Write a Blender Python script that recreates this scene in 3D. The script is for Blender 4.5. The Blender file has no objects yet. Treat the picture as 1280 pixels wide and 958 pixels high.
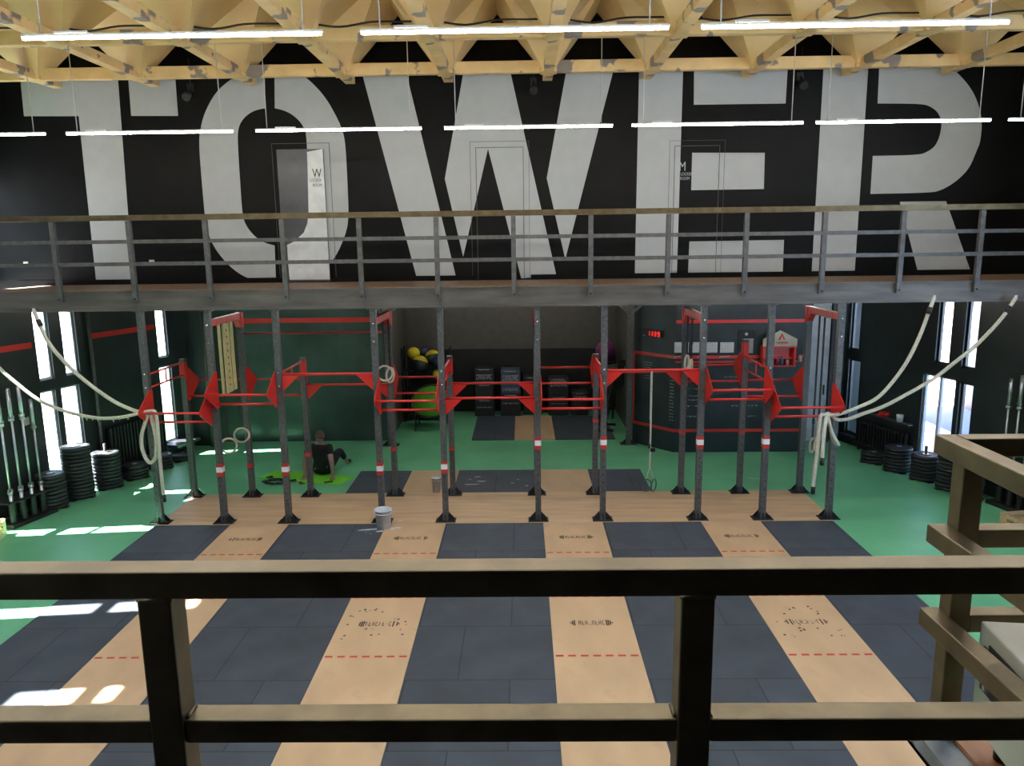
import bpy, bmesh, math, random
from mathutils import Vector, Matrix
random.seed(7)
S = bpy.context.scene
COL = S.collection
PI = math.pi
R = math.radians

# ------------------------------------------------------------------ camera model
F = 945.5; PIT = R(10.4246); ROL = R(-.71468); YAW = R(-.83442); H = 4.1
def ray(u, v):
    x = (u-640)/F; y = (v-479)/F
    c, s = math.cos(ROL), math.sin(ROL); x, y = c*x+s*y, -s*x+c*y
    up = -y; c, s = math.cos(PIT), math.sin(PIT)
    Y = c+s*up; Z = -s+c*up; X = x
    c, s = math.cos(YAW), math.sin(YAW); X, Y = c*X+s*Y, -s*X+c*Y
    return Vector((X, Y, Z))
O = Vector((0, 0, H))
def aty(u, v, y): r = ray(u, v); return O+r*(y/r.y)
def atz(u, v, z): r = ray(u, v); return O+r*((z-H)/r.z)
def atpl(u, v, p, n):
    r = ray(u, v); return O+r*((Vector(p)-O).dot(n)/r.dot(n))
cam = bpy.data.cameras.new('camera'); co = bpy.data.objects.new('camera', cam); COL.objects.link(co)
fw = ray(640, 479); rt = (ray(640+F, 479)-fw).normalized(); upv = (ray(640, 479-F)-fw).normalized(); fw.normalize()
M = Matrix((rt, upv, -fw)).transposed().to_4x4(); M.translation = O
co.matrix_world = M
cam.sensor_fit = 'HORIZONTAL'; cam.sensor_width = 36; cam.lens = F/1280*36; cam.clip_start = .05; cam.clip_end = 300
S.camera = co

# ------------------------------------------------------------------ materials
def mat(name, col, rough=.5, metal=0, var=.12, scale=6, bump=0, spec=.5, col2=None, stretch=(1,1,1), detail=4):
    m = bpy.data.materials.new(name); m.use_nodes = True
    n = m.node_tree.nodes; l = m.node_tree.links; b = n['Principled BSDF']
    tc = n.new('ShaderNodeTexCoord'); mp = n.new('ShaderNodeMapping'); mp.inputs['Scale'].default_value = stretch
    l.new(tc.outputs['Object'], mp.inputs['Vector'])
    no = n.new('ShaderNodeTexNoise'); no.inputs['Scale'].default_value = scale; no.inputs['Detail'].default_value = detail
    l.new(mp.outputs['Vector'], no.inputs['Vector'])
    cr = n.new('ShaderNodeValToRGB')
    a = [max(0, c*(1-var)) for c in col]; d = [min(1, c*(1+var)) for c in col] if col2 is None else col2
    cr.color_ramp.elements[0].color = (*a, 1); cr.color_ramp.elements[1].color = (*d, 1)
    cr.color_ramp.elements[0].position = .3; cr.color_ramp.elements[1].position = .7
    l.new(no.outputs['Fac'], cr.inputs['Fac']); l.new(cr.outputs['Color'], b.inputs['Base Color'])
    b.inputs['Roughness'].default_value = rough; b.inputs['Metallic'].default_value = metal
    b.inputs['Specular IOR Level'].default_value = spec
    if bump:
        bp = n.new('ShaderNodeBump'); bp.inputs['Strength'].default_value = bump; bp.inputs['Distance'].default_value = .01
        l.new(no.outputs['Fac'], bp.inputs['Height']); l.new(bp.outputs['Normal'], b.inputs['Normal'])
    m['n'] = 0
    return m
def glow(name, col, st):
    m = mat(name, col, .4); b = m.node_tree.nodes['Principled BSDF']
    b.inputs['Emission Color'].default_value = (*col, 1); b.inputs['Emission Strength'].default_value = st
    return m
def patches(m, col, lo=.62, hi=.66, scale=3.5):
    """worn patches of a second colour with an outline of their own"""
    n = m.node_tree.nodes; l = m.node_tree.links; b = n['Principled BSDF']
    src = b.inputs['Base Color'].links[0].from_socket
    no = n.new('ShaderNodeTexNoise'); no.inputs['Scale'].default_value = scale; no.inputs['Detail'].default_value = 5
    tc = n.new('ShaderNodeTexCoord'); l.new(tc.outputs['Object'], no.inputs['Vector'])
    cr = n.new('ShaderNodeValToRGB'); cr.color_ramp.elements[0].position = lo; cr.color_ramp.elements[1].position = hi
    l.new(no.outputs['Fac'], cr.inputs['Fac'])
    mx = n.new('ShaderNodeMixRGB'); mx.inputs[2].default_value = (*col, 1)
    l.new(cr.outputs['Color'], mx.inputs[0]); l.new(src, mx.inputs[1]); l.new(mx.outputs[0], b.inputs['Base Color'])
def bricks(m, mortar, w, h, size, scale=1.0):
    n = m.node_tree.nodes; l = m.node_tree.links; b = n['Principled BSDF']
    src = b.inputs['Base Color'].links[0].from_socket
    tc = n.new('ShaderNodeTexCoord'); br = n.new('ShaderNodeTexBrick')
    l.new(tc.outputs['Object'], br.inputs['Vector'])
    br.inputs['Scale'].default_value = scale; br.inputs['Brick Width'].default_value = w; br.inputs['Row Height'].default_value = h
    br.inputs['Mortar Size'].default_value = size; br.inputs['Mortar'].default_value = (*mortar, 1)
    br.inputs['Color1'].default_value = (1, 1, 1, 1); br.inputs['Color2'].default_value = (.78, .78, .78, 1)
    mx = n.new('ShaderNodeMixRGB'); mx.blend_type = 'MULTIPLY'; mx.inputs[0].default_value = 1
    l.new(src, mx.inputs[1]); l.new(br.outputs['Color'], mx.inputs[2]); l.new(mx.outputs[0], b.inputs['Base Color'])
MT = {}
MT['green'] = mat('green_rubber', (.15,.49,.25), .40, var=.12, scale=1.3, detail=8)
MT['mat'] = mat('black_rubber_tiles', (.052,.065,.084), .62, var=.22, scale=2.2, detail=10); bricks(MT['mat'], (.25,.25,.25), 1.0, 1.03, .006)
MT['ply'] = mat('birch_plywood', (.56,.375,.215), .5, var=.13, scale=2.0, stretch=(1,.5,1), detail=10); patches(MT['ply'], (.47,.32,.19), .60, .75, 3)
MT['plyx'] = mat('birch_plywood_crosswise', (.56,.38,.22), .5, var=.16, scale=2.5, stretch=(.35,3,1), detail=8)
MT['red'] = mat('red_powder_coat', (.62,.028,.022), .35, var=.06)
MT['redtape'] = mat('red_tape', (.50,.03,.025), .5)
MT['whitetape'] = mat('white_tape', (.8,.8,.8), .5)
MT['ink'] = mat('black_print', (.035,.025,.018), .7)
MT['steel'] = mat('raw_steel', (.115,.11,.106), .45, .35, var=.25, scale=14)
MT['rigsteel'] = mat('grey_coated_steel', (.105,.105,.105), .5, .3, var=.3, scale=30)
MT['rail'] = mat('oiled_steel', (.15,.112,.06), .36, .75, var=.25, scale=9, stretch=(1,1,1))
MT['blacksteel'] = mat('black_steel', (.012,.012,.013), .5)
MT['bolt'] = mat('bright_bolt', (.75,.75,.75), .25, .9)
MT['wallblack'] = mat('black_wall_paint', (.0045,.0045,.0045), .5, var=.5, scale=1.2, spec=.14)
MT['letter'] = mat('white_wall_paint', (.42,.445,.45), .55, var=.03)
MT['lowerwall'] = mat('dark_green_black_paint', (.020,.028,.028), .38, var=.3, scale=1.5)
MT['glossgreen'] = mat('glossy_dark_green_paint', (.04,.066,.06), .25, var=.25, scale=1.2)
MT['board'] = mat('chalkboard_paint', (.016,.026,.030), .45, var=.35, scale=2)
MT['chalk'] = mat('chalk', (.30,.33,.33), .8)
MT['recess'] = mat('dark_brown_paint', (.075,.07,.058), .6)
MT['recessblack'] = mat('black_cladding', (.008,.008,.008), .5, var=.3, scale=4)
MT['deck'] = mat('walkway_boards', (.20,.125,.08), .55, var=.3, scale=3, stretch=(6,1,1))
MT['fascia'] = mat('mill_steel_channel', (.125,.11,.097), .45, .3, var=.3, scale=3, stretch=(.5,1,3)); 
MT['wood'] = mat('pale_roof_ply', (.76,.55,.26), .6, var=.10, scale=1.3)
MT['beam'] = mat('painted_roof_timber', (.74,.52,.24), .55, var=.12, scale=3); patches(MT['beam'], (.25,.21,.18), .575, .595, 2.4)
MT['led'] = glow('led_diffuser', (1,.92,.83), 60)
MT['fill_led'] = glow('fill_led_diffuser', (1,.95,.86), 34)
MT['alu'] = mat('white_aluminium', (.6,.6,.58), .4, .3)
MT['wire'] = mat('steel_wire', (.55,.53,.5), .4, .4)
MT['cable'] = mat('black_cable', (.02,.015,.012), .6)
MT['rope'] = mat('pale_rope', (.60,.56,.46), .85, var=.2, scale=60, bump=.6)
MT['silver'] = mat('bright_chrome', (.55,.57,.58), .28, .85, var=.1)
MT['plate'] = mat('black_bumper_rubber', (.022,.026,.028), .5, var=.2, scale=20)
MT['crate'] = mat('pine_crate', (.58,.40,.23), .6, var=.2, scale=5, stretch=(1,6,6))
MT['mat_lime'] = mat('lime_yoga_mat', (.17,.62,.028), .6, var=.05)
MT['skin'] = mat('skin', (.33,.20,.155), .55, var=.08, scale=20)
MT['tattoo'] = mat('inked_skin', (.25,.17,.14), .55, var=.5, scale=25)
MT['shirt'] = mat('black_cotton', (.006,.006,.007), .85)
MT['hair'] = mat('brown_hair', (.06,.035,.025), .7, var=.4, scale=60)
MT['bucket'] = mat('grey_white_plastic', (.66,.70,.75), .4)
MT['chalkdust'] = mat('chalk_dust', (.62,.64,.66), .9)
MT['yellow'] = mat('yellow_vinyl', (.62,.50,.02), .5)
MT['blue'] = mat('blue_vinyl', (.02,.04,.13), .5)
MT['lime'] = mat('green_mesh', (.075,.36,.012), .6)
MT['boxblack'] = mat('black_box_vinyl', (.020,.022,.024), .5)
MT['boxblue'] = mat('slate_blue_vinyl', (.06,.085,.13), .5)
MT['label'] = mat('white_print', (.42,.42,.44), .6)
MT['paper'] = mat('white_paper', (.60,.61,.63), .6)
MT['purple'] = mat('purple_vinyl', (.16,.03,.13), .4)
MT['cream'] = mat('pale_cream_vinyl', (.40,.38,.33), .6)
MT['strap'] = mat('pale_yellow_wood', (.66,.57,.26), .6)
MT['ring'] = mat('beech_ring', (.60,.52,.40), .5)
MT['digit'] = glow('red_led_digit', (1,.02,.015), 1.1)
MT['case'] = mat('cream_enamel', (.52,.48,.375), .45, var=.06)
MT['chan'] = mat('galvanised_channel', (.26,.28,.30), .4, .5, var=.2)
MT['landing'] = mat('brown_varnished_ply', (.36,.13,.04), .35, var=.25, scale=3, stretch=(4,1,1))
MT['frame'] = mat('white_window_frame', (.62,.66,.76), .4)
MT['darkframe'] = mat('dark_window_frame', (.02,.022,.025), .4)
MT['doorwhite'] = mat('white_door_enamel', (.78,.79,.88), .3)
MT['doorgrey'] = mat('grey_black_door_tone', (.055,.06,.07), .35)  # on the locker room leaf, window reflection is put into this colour
MT['groove'] = mat('shadow_gap', (.075,.075,.073), .7)
MT['ground'] = mat('pale_concrete_yard', (.40,.41,.43), .9, var=.05)
MT['blue_ground'] = mat('blue_shade_ground', (.38,.48,.66), .9, var=.08, scale=.6)  # ground on the right tinted blue in place of skylit shade
MT['pink'] = mat('pink_render', (.60,.42,.38), .8)
MT['socket'] = mat('white_socket', (.5,.5,.5), .5)
def glassmat():
    m = bpy.data.materials.new('window_glass'); m.use_nodes = True
    n = m.node_tree.nodes; l = m.node_tree.links; n.clear()
    o = n.new('ShaderNodeOutputMaterial'); mx = n.new('ShaderNodeMixShader'); t = n.new('ShaderNodeBsdfTransparent'); g = n.new('ShaderNodeBsdfGlossy')
    t.inputs['Color'].default_value = (.93,.95,.97,1); g.inputs['Roughness'].default_value = .02
    mx.inputs[0].default_value = .06
    l.new(t.outputs[0], mx.inputs[1]); l.new(g.outputs[0], mx.inputs[2]); l.new(mx.outputs[0], o.inputs[0])
    return m
MT['glass'] = glassmat()
def opalmat():
    m = bpy.data.materials.new('added_opal_glazing'); m.use_nodes = True
    n = m.node_tree.nodes; l = m.node_tree.links; n.clear()
    o = n.new('ShaderNodeOutputMaterial'); t = n.new('ShaderNodeBsdfTranslucent'); t.inputs['Color'].default_value = (.36,.385,.41,1)
    l.new(t.outputs[0], o.inputs[0]); return m
MT['opal'] = opalmat()

# ------------------------------------------------------------------ mesh builder
class MB:
    def __init__(s): s.v = []; s.f = []; s.m = []; s.sm = []
    def add(s, vs, fs, mi=0, smooth=False):
        o = len(s.v); s.v += [Vector(v) for v in vs]
        for f in fs: s.f.append([o+i for i in f]); s.m.append(mi); s.sm.append(smooth)
        return s
    def box(s, x0, x1, y0, y1, z0, z1, mi=0, M=None):
        vs = [Vector((x, y, z)) for z in (z0, z1) for y in (y0, y1) for x in (x0, x1)]
        if M: vs = [M @ v for v in vs]
        return s.add(vs, [(0,2,3,1),(4,5,7,6),(0,1,5,4),(2,6,7,3),(0,4,6,2),(1,3,7,5)], mi)
    def bar(s, p, q, w, h=None, mi=0, up=(0,0,1)):
        p, q = Vector(p), Vector(q); h = h or w; d = (q-p).normalized(); u = Vector(up)
        if abs(d.dot(u)) > .99: u = Vector((0,1,0))
        a = d.cross(u).normalized(); b = a.cross(d).normalized()
        vs = [e+a*(i*w/2)+b*(j*h/2) for e in (p, q) for (i, j) in ((-1,-1),(1,-1),(1,1),(-1,1))]
        return s.add(vs, [(3,2,1,0),(4,5,6,7),(0,1,5,4),(1,2,6,5),(2,3,7,6),(3,0,4,7)], mi)
    def tube(s, pts, r, n=10, mi=0, cap=True, rs=None, closed=False):
        P = [Vector(p) for p in pts]; k = len(P); vs = []; fs = []
        prev = None
        for i in range(k):
            if closed: d = (P[(i+1) % k]-P[i-1]).normalized()
            else: d = (P[min(i+1, k-1)]-P[max(i-1, 0)]).normalized()
            if prev is None:
                u = Vector((0,0,1)) if abs(d.z) < .9 else Vector((0,1,0))
                a = d.cross(u).normalized()
            else: a = (prev-d*prev.dot(d)).normalized()
            prev = a; b = d.cross(a); rr = rs[i] if rs else r
            vs += [P[i]+a*(rr*math.cos(2*PI*j/n))+b*(rr*math.sin(2*PI*j/n)) for j in range(n)]
        for i in range(k if closed else k-1):
            i2 = (i+1) % k
            for j in range(n): fs.append((i*n+j, i*n+(j+1) % n, i2*n+(j+1) % n, i2*n+j))
        s.add(vs, fs, mi, True)
        if cap and not closed:
            o = len(s.v)-k*n
            s.f.append([o+j for j in range(n)][::-1]); s.m.append(mi); s.sm.append(False)
            s.f.append([o+(k-1)*n+j for j in range(n)]); s.m.append(mi); s.sm.append(False)
        return s
    def lathe(s, prof, c=(0,0,0), n=24, mi=0, M=None, smooth=True):
        vs = []; fs = []; k = len(prof); c = Vector(c)
        for (r, z) in prof:
            for j in range(n):
                v = Vector((max(r, 1e-4)*math.cos(2*PI*j/n), max(r, 1e-4)*math.sin(2*PI*j/n), z))
                vs.append(c+(M @ v if M else v))
        for i in range(k-1):
            for j in range(n): fs.append((i*n+j, i*n+(j+1) % n, (i+1)*n+(j+1) % n, (i+1)*n+j))
        return s.add(vs, fs, mi, smooth)
    def ball(s, c, r, n=20, mi=0, sc=(1,1,1), M=None):
        k = n//2; pr = []
        vs = []; fs = []
        for i in range(k+1):
            t = PI*i/k
            for j in range(n):
                p = 2*PI*j/n
                v = Vector((r*sc[0]*max(math.sin(t), 1e-3)*math.cos(p), r*sc[1]*max(math.sin(t), 1e-3)*math.sin(p), -r*sc[2]*math.cos(t)))
                vs.append(Vector(c)+(M @ v if M else v))
        for i in range(k):
            for j in range(n): fs.append((i*n+j, i*n+(j+1) % n, (i+1)*n+(j+1) % n, (i+1)*n+j))
        return s.add(vs, fs, mi, True)
    def prism(s, pts, d, mi=0):
        """flat polygon pts given thickness along vector d"""
        P = [Vector(p) for p in pts]; d = Vector(d); k = len(P)
        s.add(P, [list(range(k))], mi); s.add([p+d for p in P], [list(range(k))[::-1]], mi)
        return s.add(P+[p+d for p in P], [(i, (i+1) % k, k+(i+1) % k, k+i)[::-1] for i in range(k)], mi)
    def build(s, name, mats, parent=None, loc=None, bevel=0, fix=True):
        off = Vector((0,0,0))
        if parent is not None:
            p = parent
            while p is not None: off += p.location; p = p.parent
        elif loc is not None: off = Vector(loc)
        me = bpy.data.meshes.new(name); me.from_pydata([v-off for v in s.v], [], s.f)
        for m in (mats if isinstance(mats, (list, tuple)) else [mats]): me.materials.append(MT[m] if isinstance(m, str) else m)
        for p, mi, sm in zip(me.polygons, s.m, s.sm): p.material_index = mi; p.use_smooth = sm
        if fix:
            bm = bmesh.new(); bm.from_mesh(me); bmesh.ops.recalc_face_normals(bm, faces=bm.faces); bm.to_mesh(me); bm.free()
        me.update()
        o = bpy.data.objects.new(name, me); COL.objects.link(o)
        if parent is not None: o.parent = parent
        elif loc is not None: o.location = loc
        if bevel:
            b = o.modifiers.new('bevel', 'BEVEL'); b.width = bevel; b.segments = 2; b.limit_method = 'ANGLE'
        return o
def tag(o, label=None, cat=None, group=None, kind=None):
    if label: o['label'] = label
    if cat: o['category'] = cat
    if group: o['group'] = group
    if kind: o['kind'] = kind
    return o
def thing(name, label, cat, loc=(0,0,0), group=None, rz=0):
    o = bpy.data.objects.new(name, None); COL.objects.link(o); o.location = loc; o.rotation_euler = (0,0,rz); o.empty_display_size = .1
    return tag(o, label, cat, group)
def struct(name, mb, m, label=None, loc=None, parent=None):
    o = mb.build(name, m, parent, loc)
    if parent is None: o['kind'] = 'structure'
    if label: o['label'] = label
    return o
def copy_tree(o, parent=None):
    kids = [c for c in bpy.data.objects if c.parent == o]
    c = o.copy(); COL.objects.link(c); c.parent = parent
    for k in kids: copy_tree(k, c)
    return c
ORD = ['first','second','third','fourth','fifth','sixth','seventh','eighth','ninth','tenth','eleventh','twelfth','thirteenth','fourteenth','fifteenth','sixteenth']
def catmull(P, n=8):
    P = [Vector(p) for p in P]; Q = [P[0]*2-P[1]]+P+[P[-1]*2-P[-2]]; out = []
    for i in range(1, len(Q)-2):
        for k in range(n):
            t = k/n; a, b, c, d = Q[i-1], Q[i], Q[i+1], Q[i+2]
            out.append(.5*((2*b)+(c-a)*t+(2*a-5*b+4*c-d)*t*t+(3*b-a-3*c+d)*t**3))
    return out+[P[-1]]
def text_mesh(mb, txt, org, xdir, ydir, size, mi, depth=.002, align='CENTER', sx=.72):
    cu = bpy.data.curves.new('t', 'FONT'); cu.body = txt; cu.size = size; cu.align_x = align; cu.extrude = 0; cu.resolution_u = 3
    o = bpy.data.objects.new('t', cu); me = bpy.data.meshes.new_from_object(o)
    xd, yd = Vector(xdir).normalized(), Vector(ydir).normalized(); nd = xd.cross(yd)
    mb.add([Vector(org)+xd*(v.co.x*sx)+yd*v.co.y+nd*depth for v in me.vertices], [list(p.vertices) for p in me.polygons], mi)
    bpy.data.objects.remove(o); bpy.data.curves.remove(cu); bpy.data.meshes.remove(me)

# ------------------------------------------------------------------ setting: floor and walls
struct('floor', MB().box(-9.2, 9.2, -3.2, 19, -.2, 0), 'green')
def wall_holes(name, A, B, z0, z1, holes, th, m, side):
    """wall from A to B (plan), thickness th outwards on `side` (+1 right of AB), holes = (s0,s1,z0,z1)"""
    A = Vector((*A, 0)); B = Vector((*B, 0)); d = (B-A).normalized(); L = (B-A).length; n = Vector((d.y, -d.x, 0))*side
    ss = sorted({0, L}|{h[0] for h in holes}|{h[1] for h in holes}); zs = sorted({z0, z1}|{h[2] for h in holes}|{h[3] for h in holes})
    mb = MB(); P = lambda s, z, t: A+d*s+n*t+Vector((0,0,z))
    for i in range(len(ss)-1):
        for j in range(len(zs)-1):
            a, b, c, e = ss[i], ss[i+1], zs[j], zs[j+1]; cs, cz = (a+b)/2, (c+e)/2
            if any(h[0] < cs < h[1] and h[2] < cz < h[3] for h in holes): continue
            mb.add([P(a,c,0),P(b,c,0),P(b,e,0),P(a,e,0)], [(0,1,2,3)]); mb.add([P(a,c,th),P(b,c,th),P(b,e,th),P(a,e,th)], [(3,2,1,0)])
    for (a, b, c, e) in holes:
        for q in ([(a,c),(b,c)],[(b,c),(b,e)],[(b,e),(a,e)],[(a,e),(a,c)]):
            (s1,y1),(s2,y2) = q
            mb.add([P(s1,y1,0),P(s2,y2,0),P(s2,y2,th),P(s1,y1,th)], [(0,1,2,3)])
    for (s1,y1),(s2,y2) in ([(0,z0),(L,z0)],[(L,z0),(L,z1)],[(L,z1),(0,z1)],[(0,z1),(0,z0)]):
        mb.add([P(s1,y1,0),P(s2,y2,0),P(s2,y2,th),P(s1,y1,th)], [(0,1,2,3)])
    o = mb.build(name, m, fix=False); o['kind'] = 'structure'
    return P
NW = [0]
def window(P, h, th, label, frame='frame', bars=(), fw_=.035):
    NW[0] += 1; s0, s1, z0, z1 = h
    mb = MB(); t0, t1 = th*.45, th*.45+.05
    def bx(a, b, c, e):
        vs = [P(s, z, t) for z in (c, e) for t in (t0, t1) for s in (a, b)]
        mb.add(vs, [(0,2,3,1),(4,5,7,6),(0,1,5,4),(2,6,7,3),(0,4,6,2),(1,3,7,5)])
    bx(s0, s0+fw_, z0, z1); bx(s1-fw_, s1, z0, z1); bx(s0+fw_, s1-fw_, z0, z0+fw_); bx(s0+fw_, s1-fw_, z1-fw_, z1)
    for b in bars: bx(b-fw_*.8, b+fw_*.8, z0+fw_, z1-fw_)
    o = mb.build('window_%d' % NW[0], frame); tag(o, label, None, None, 'structure')
    tm = (t0+t1)/2; g = MB().add([P(s0+fw_,z0+fw_,tm),P(s1-fw_,z0+fw_,tm),P(s1-fw_,z1-fw_,tm),P(s0+fw_,z1-fw_,tm)], [(0,1,2,3)])
    g.build('pane', 'glass', o)
TH = .1
s15, c15 = math.sin(R(15)), math.cos(R(15))
# left splayed wall, under the walkway
AL = (-7.75-s15*(2.4/c15), 9.8); BL = (-7.75+s15*(3.5/c15), 15.7)
def sl(y): return (y-9.8)/c15
HA = [(sl(10.18), sl(10.50), .3, 1.9), (sl(10.18), sl(10.50), 2.0, 3.95)]
CL = (-7.75-s15*(1.45/c15), 10.75)
PA = wall_holes('wall_left_middle', AL, CL, 0, 7.62, HA, TH, 'lowerwall', -1)
for h in HA: window(PA, h, TH, 'slit window of the left wall just out of view')
HL = [(sl(11.93), sl(12.21), .3, 1.83), (sl(11.96), sl(12.23), 2.0, 3.19),
      (sl(12.32), sl(12.68), .3, 1.83), (sl(12.46), sl(12.74), 2.0, 3.19),
      (sl(14.54), sl(14.87), .28, 1.81), (sl(14.57), sl(14.84), 1.98, 3.19)]
_o = sl(10.75)
HL = [(a-_o, b-_o, c, d) for a, b, c, d in HL]
PL_ = wall_holes('wall_left', CL, BL, 0, 3.215, HL, TH, 'lowerwall', -1)
def PL(s, z, t): return PL_(s-sl(10.75), z, t)
for h, lb in zip(HL, ['tall sunlit slit window behind the tallest plate stack on its left', 'upper slit window crossed by the hanging rope',
        'wider sunlit slit window behind the tallest plate stack', 'upper slit window left of the dark pillar',
        'tall slit window in the far left corner', 'upper slit window in the far left corner']):
    window(PL_, h, TH, lb)
# right splayed wall
AR = (7.4+s15*(3.0/c15), 9.2); BR = (7.4-s15*(3.1/c15), 15.3)
def sr(y): return (y-9.2)/c15
HR = [(sr(12.27), sr(12.53), .3, 1.74), (sr(12.28), sr(12.54), 1.97, 3.19), (sr(12.62), sr(13.3), .1, 1.76), (sr(12.8), sr(13.09), 1.97, 3.19),
      (sr(14.87), sr(15.2), .22, 1.74), (sr(14.95), sr(15.22), 1.92, 3.19)]
PR = wall_holes('wall_right', AR, BR, 0, 3.215, HR, TH, 'lowerwall', 1)
for h, lb, fr in zip(HR, ['narrow slit window between glazed door and barbells', 'upper slit window right of the climbing rope', 'white framed glazed door panel on the right', 'upper slit window above the white framed door', 'tall slit window behind the last rig post', 'upper slit window behind the last rig post'], ['darkframe','darkframe','frame','darkframe','darkframe','darkframe']):
    window(PR, h, TH, lb, fr, bars=((h[0]+h[1])/2,) if fr == 'frame' else ())
# nearer side walls, lower and upper storey (sun comes in by the left windows)
HU = [(v, v+.30, a, b) for v in (8.56, 6.75) for a, b in ((.3, 1.9), (2.98, 4.98), (5.08, 6.98))]
PU = wall_holes('wall_left_near', (-8.4, -1.0), (-8.4, 9.8), 0, 7.62, HU, TH, 'lowerwall', -1)
for h in HU: window(PU, h, TH, 'slit window in the near left wall, out of view')
HV = [(.7, 1.66, 3.7, 5.2)]  # opening added to let the sun through to the slit windows below
PB = wall_holes('wall_left_upper', (-8.85, 10.75), (-8.85, 12.6), 3.53, 7.62, HV, TH, 'wallblack', -1)
for h in HV: window(PB, h, TH, 'added upper storey window at the left end of the walkway')
struct('trim_1', MB().box(-8.95, -8.12, 10.68, 10.75, 3.22, 7.62), 'wallblack')
HX = [(4.8, 7.2, 3.7, 7.0), (7.6, 10.0, 3.7, 7.0)]  # big openings added out of view to bring in more sky light
PX = wall_holes('wall_right_upper', (8.3, -3.0), (8.3, 12.6), 3.4, 7.62, HX, TH, 'wallblack', 1)
for h in HX: window(PX, h, TH, 'added large upper storey window in the right wall, out of view')
PV = wall_holes('wall_right_near', (8.3, -3.0), (8.3, 9.2), 0, 3.4, [(9.2, 11.4, .4, 3.0), (5.9, 8.6, .4, 3.0)], TH, 'lowerwall', 1)  # unseen lower windows, added for extra daylight on the floor
for h in [(9.2, 11.4, .4, 3.0), (5.9, 8.6, .4, 3.0)]: window(PV, h, TH, 'added large window in the near right wall, out of view')
struct('trim_2', MB().box(8.0, 8.6, 8.8, 10.7, 3.24, 3.4), 'wallblack')
struct('wall_front', MB().box(-8.8, 8.8, -3.2, -3.0, 0, 7.62), 'wallblack')
# lower back walls
struct('wall_back_left', MB().box(-7.2, -2.85, 15.65, 15.8, 0, 3.24), 'glossgreen')
struct('wall_recess_left', MB().box(-3.0, -2.85, 15.8, 18.5, 0, 3.24), 'recess')
mb = MB().box(-3.0, 2.6, 18.5, 18.65, 0, 3.24, 0)
mb.box(-2.85, 2.3, 18.44, 18.5, 0, 1.56, 1)
struct('wall_recess_back', mb, ['recess', 'recessblack'])
struct('wall_recess_right', MB().box(2.3, 2.45, 15.35, 18.5, 0, 3.24), 'recess')
# chalkboard wall: angled piece and front piece with red frame lines and chalk writing
A0 = Vector((2.27, 15.33, 0)); A1 = Vector((2.96, 14.53, 0)); A2 = Vector((5.55, 14.50, 0))
def plan_wall(mb, a, b, z0, z1, th=.12, off=0, mi=0):
    d = (b-a).normalized(); n = Vector((-d.y, d.x, 0))
    p, q = a-n*off, b-n*off; vs = [e+n*t+Vector((0,0,z)) for z in (z0, z1) for t in (0, th) for e in (p, q)]
    mb.add(vs, [(0,2,3,1),(4,5,7,6),(0,1,5,4),(2,6,7,3),(0,4,6,2),(1,3,7,5)], mi)
mb = MB(); plan_wall(mb, A0, A1, 0, 3.24); plan_wall(mb, A1, A2, 0, 3.24)
d1 = (A1-A0).normalized(); L1 = (A1-A0).length
for (z0, rows, s0, s1) in ((1.72, 3, .25, .45), (1.45, 2, .3, .5)):
    for r_ in range(rows):
        s = s0
        while s < s1:
            w = random.uniform(.02, .05); plan_wall(mb, A0+d1*s, A0+d1*(s+w), z0-.05*r_, z0-.05*r_+.012, .002, .003, 1); s += w+.02
for k in range(16):                                    # narrow chalk column by the corner
    z = 1.62-.066*k
    for q in range(3):
        s = L1-.12+.035*q+random.uniform(0, .01); plan_wall(mb, A0+d1*s, A0+d1*(s+.02), z, z+random.uniform(.012, .03), .002, .003, 1)
for z in (1.62, 1.5, 1.27, 1.13, 1.05, .93, .72):
    for x0 in (3.22, 3.38, 3.92, 4.08, 4.4):
        if random.random() < .45 and x0 > 3.4: continue
        x = x0
        while x < x0+.16:
            w = random.uniform(.015, .04); p = A1+(A2-A1).normalized()*(x-A1.x); plan_wall(mb, p, p+Vector((w,0,0)), z+random.uniform(-.012, .012), z+.014, .002, .003, 1); x += w+.015
struct('wall_chalkboard', mb, ['board', 'chalk'], 'dark chalkboard wall with faint chalk writing behind the rig')
mb = MB()
for z in (.44, 1.90):
    plan_wall(mb, A0, A1, z-.028, z+.028, .012, .012); plan_wall(mb, A1, A2, z-.028, z+.028, .012, .012)
plan_wall(mb, A0, A0+d1*.04, .44, 1.9, .012, .012); plan_wall(mb, A1, A2, 1.79, 1.82, .012, .012)
struct('trim_3', mb, 'red', 'red frame lines around the chalkboard')
mb = MB(); plan_wall(mb, A1, A2, 2.56, 2.62, .012, .012)
struct('trim_4', mb, 'red', 'red stripe high on the chalkboard wall')
mb = MB().box(-6.8, -2.86, 15.635, 15.65, 2.54, 2.64)
struct('trim_5', mb, 'red', 'red stripe on the glossy green back wall')
mb = MB()
for ya, yb in ((9.8, 11.88), (12.98, 14.5)):
    vs = [PL(s, z, t) for z in (2.56, 2.65) for t in (-.012, 0) for s in (sl(ya), sl(yb))]
    mb.add(vs, [(0,2,3,1),(4,5,7,6),(0,1,5,4),(2,6,7,3),(0,4,6,2),(1,3,7,5)])
struct('trim_6', mb, 'red', 'red stripe along the left wall')
struct('wall_right_return', MB().box(5.43, 5.55, 14.53, 15.5, 0, 3.24), 'lowerwall')
struct('wall_right_back', MB().box(5.43, 6.9, 15.3, 15.45, 0, 3.24), 'lowerwall')
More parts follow.
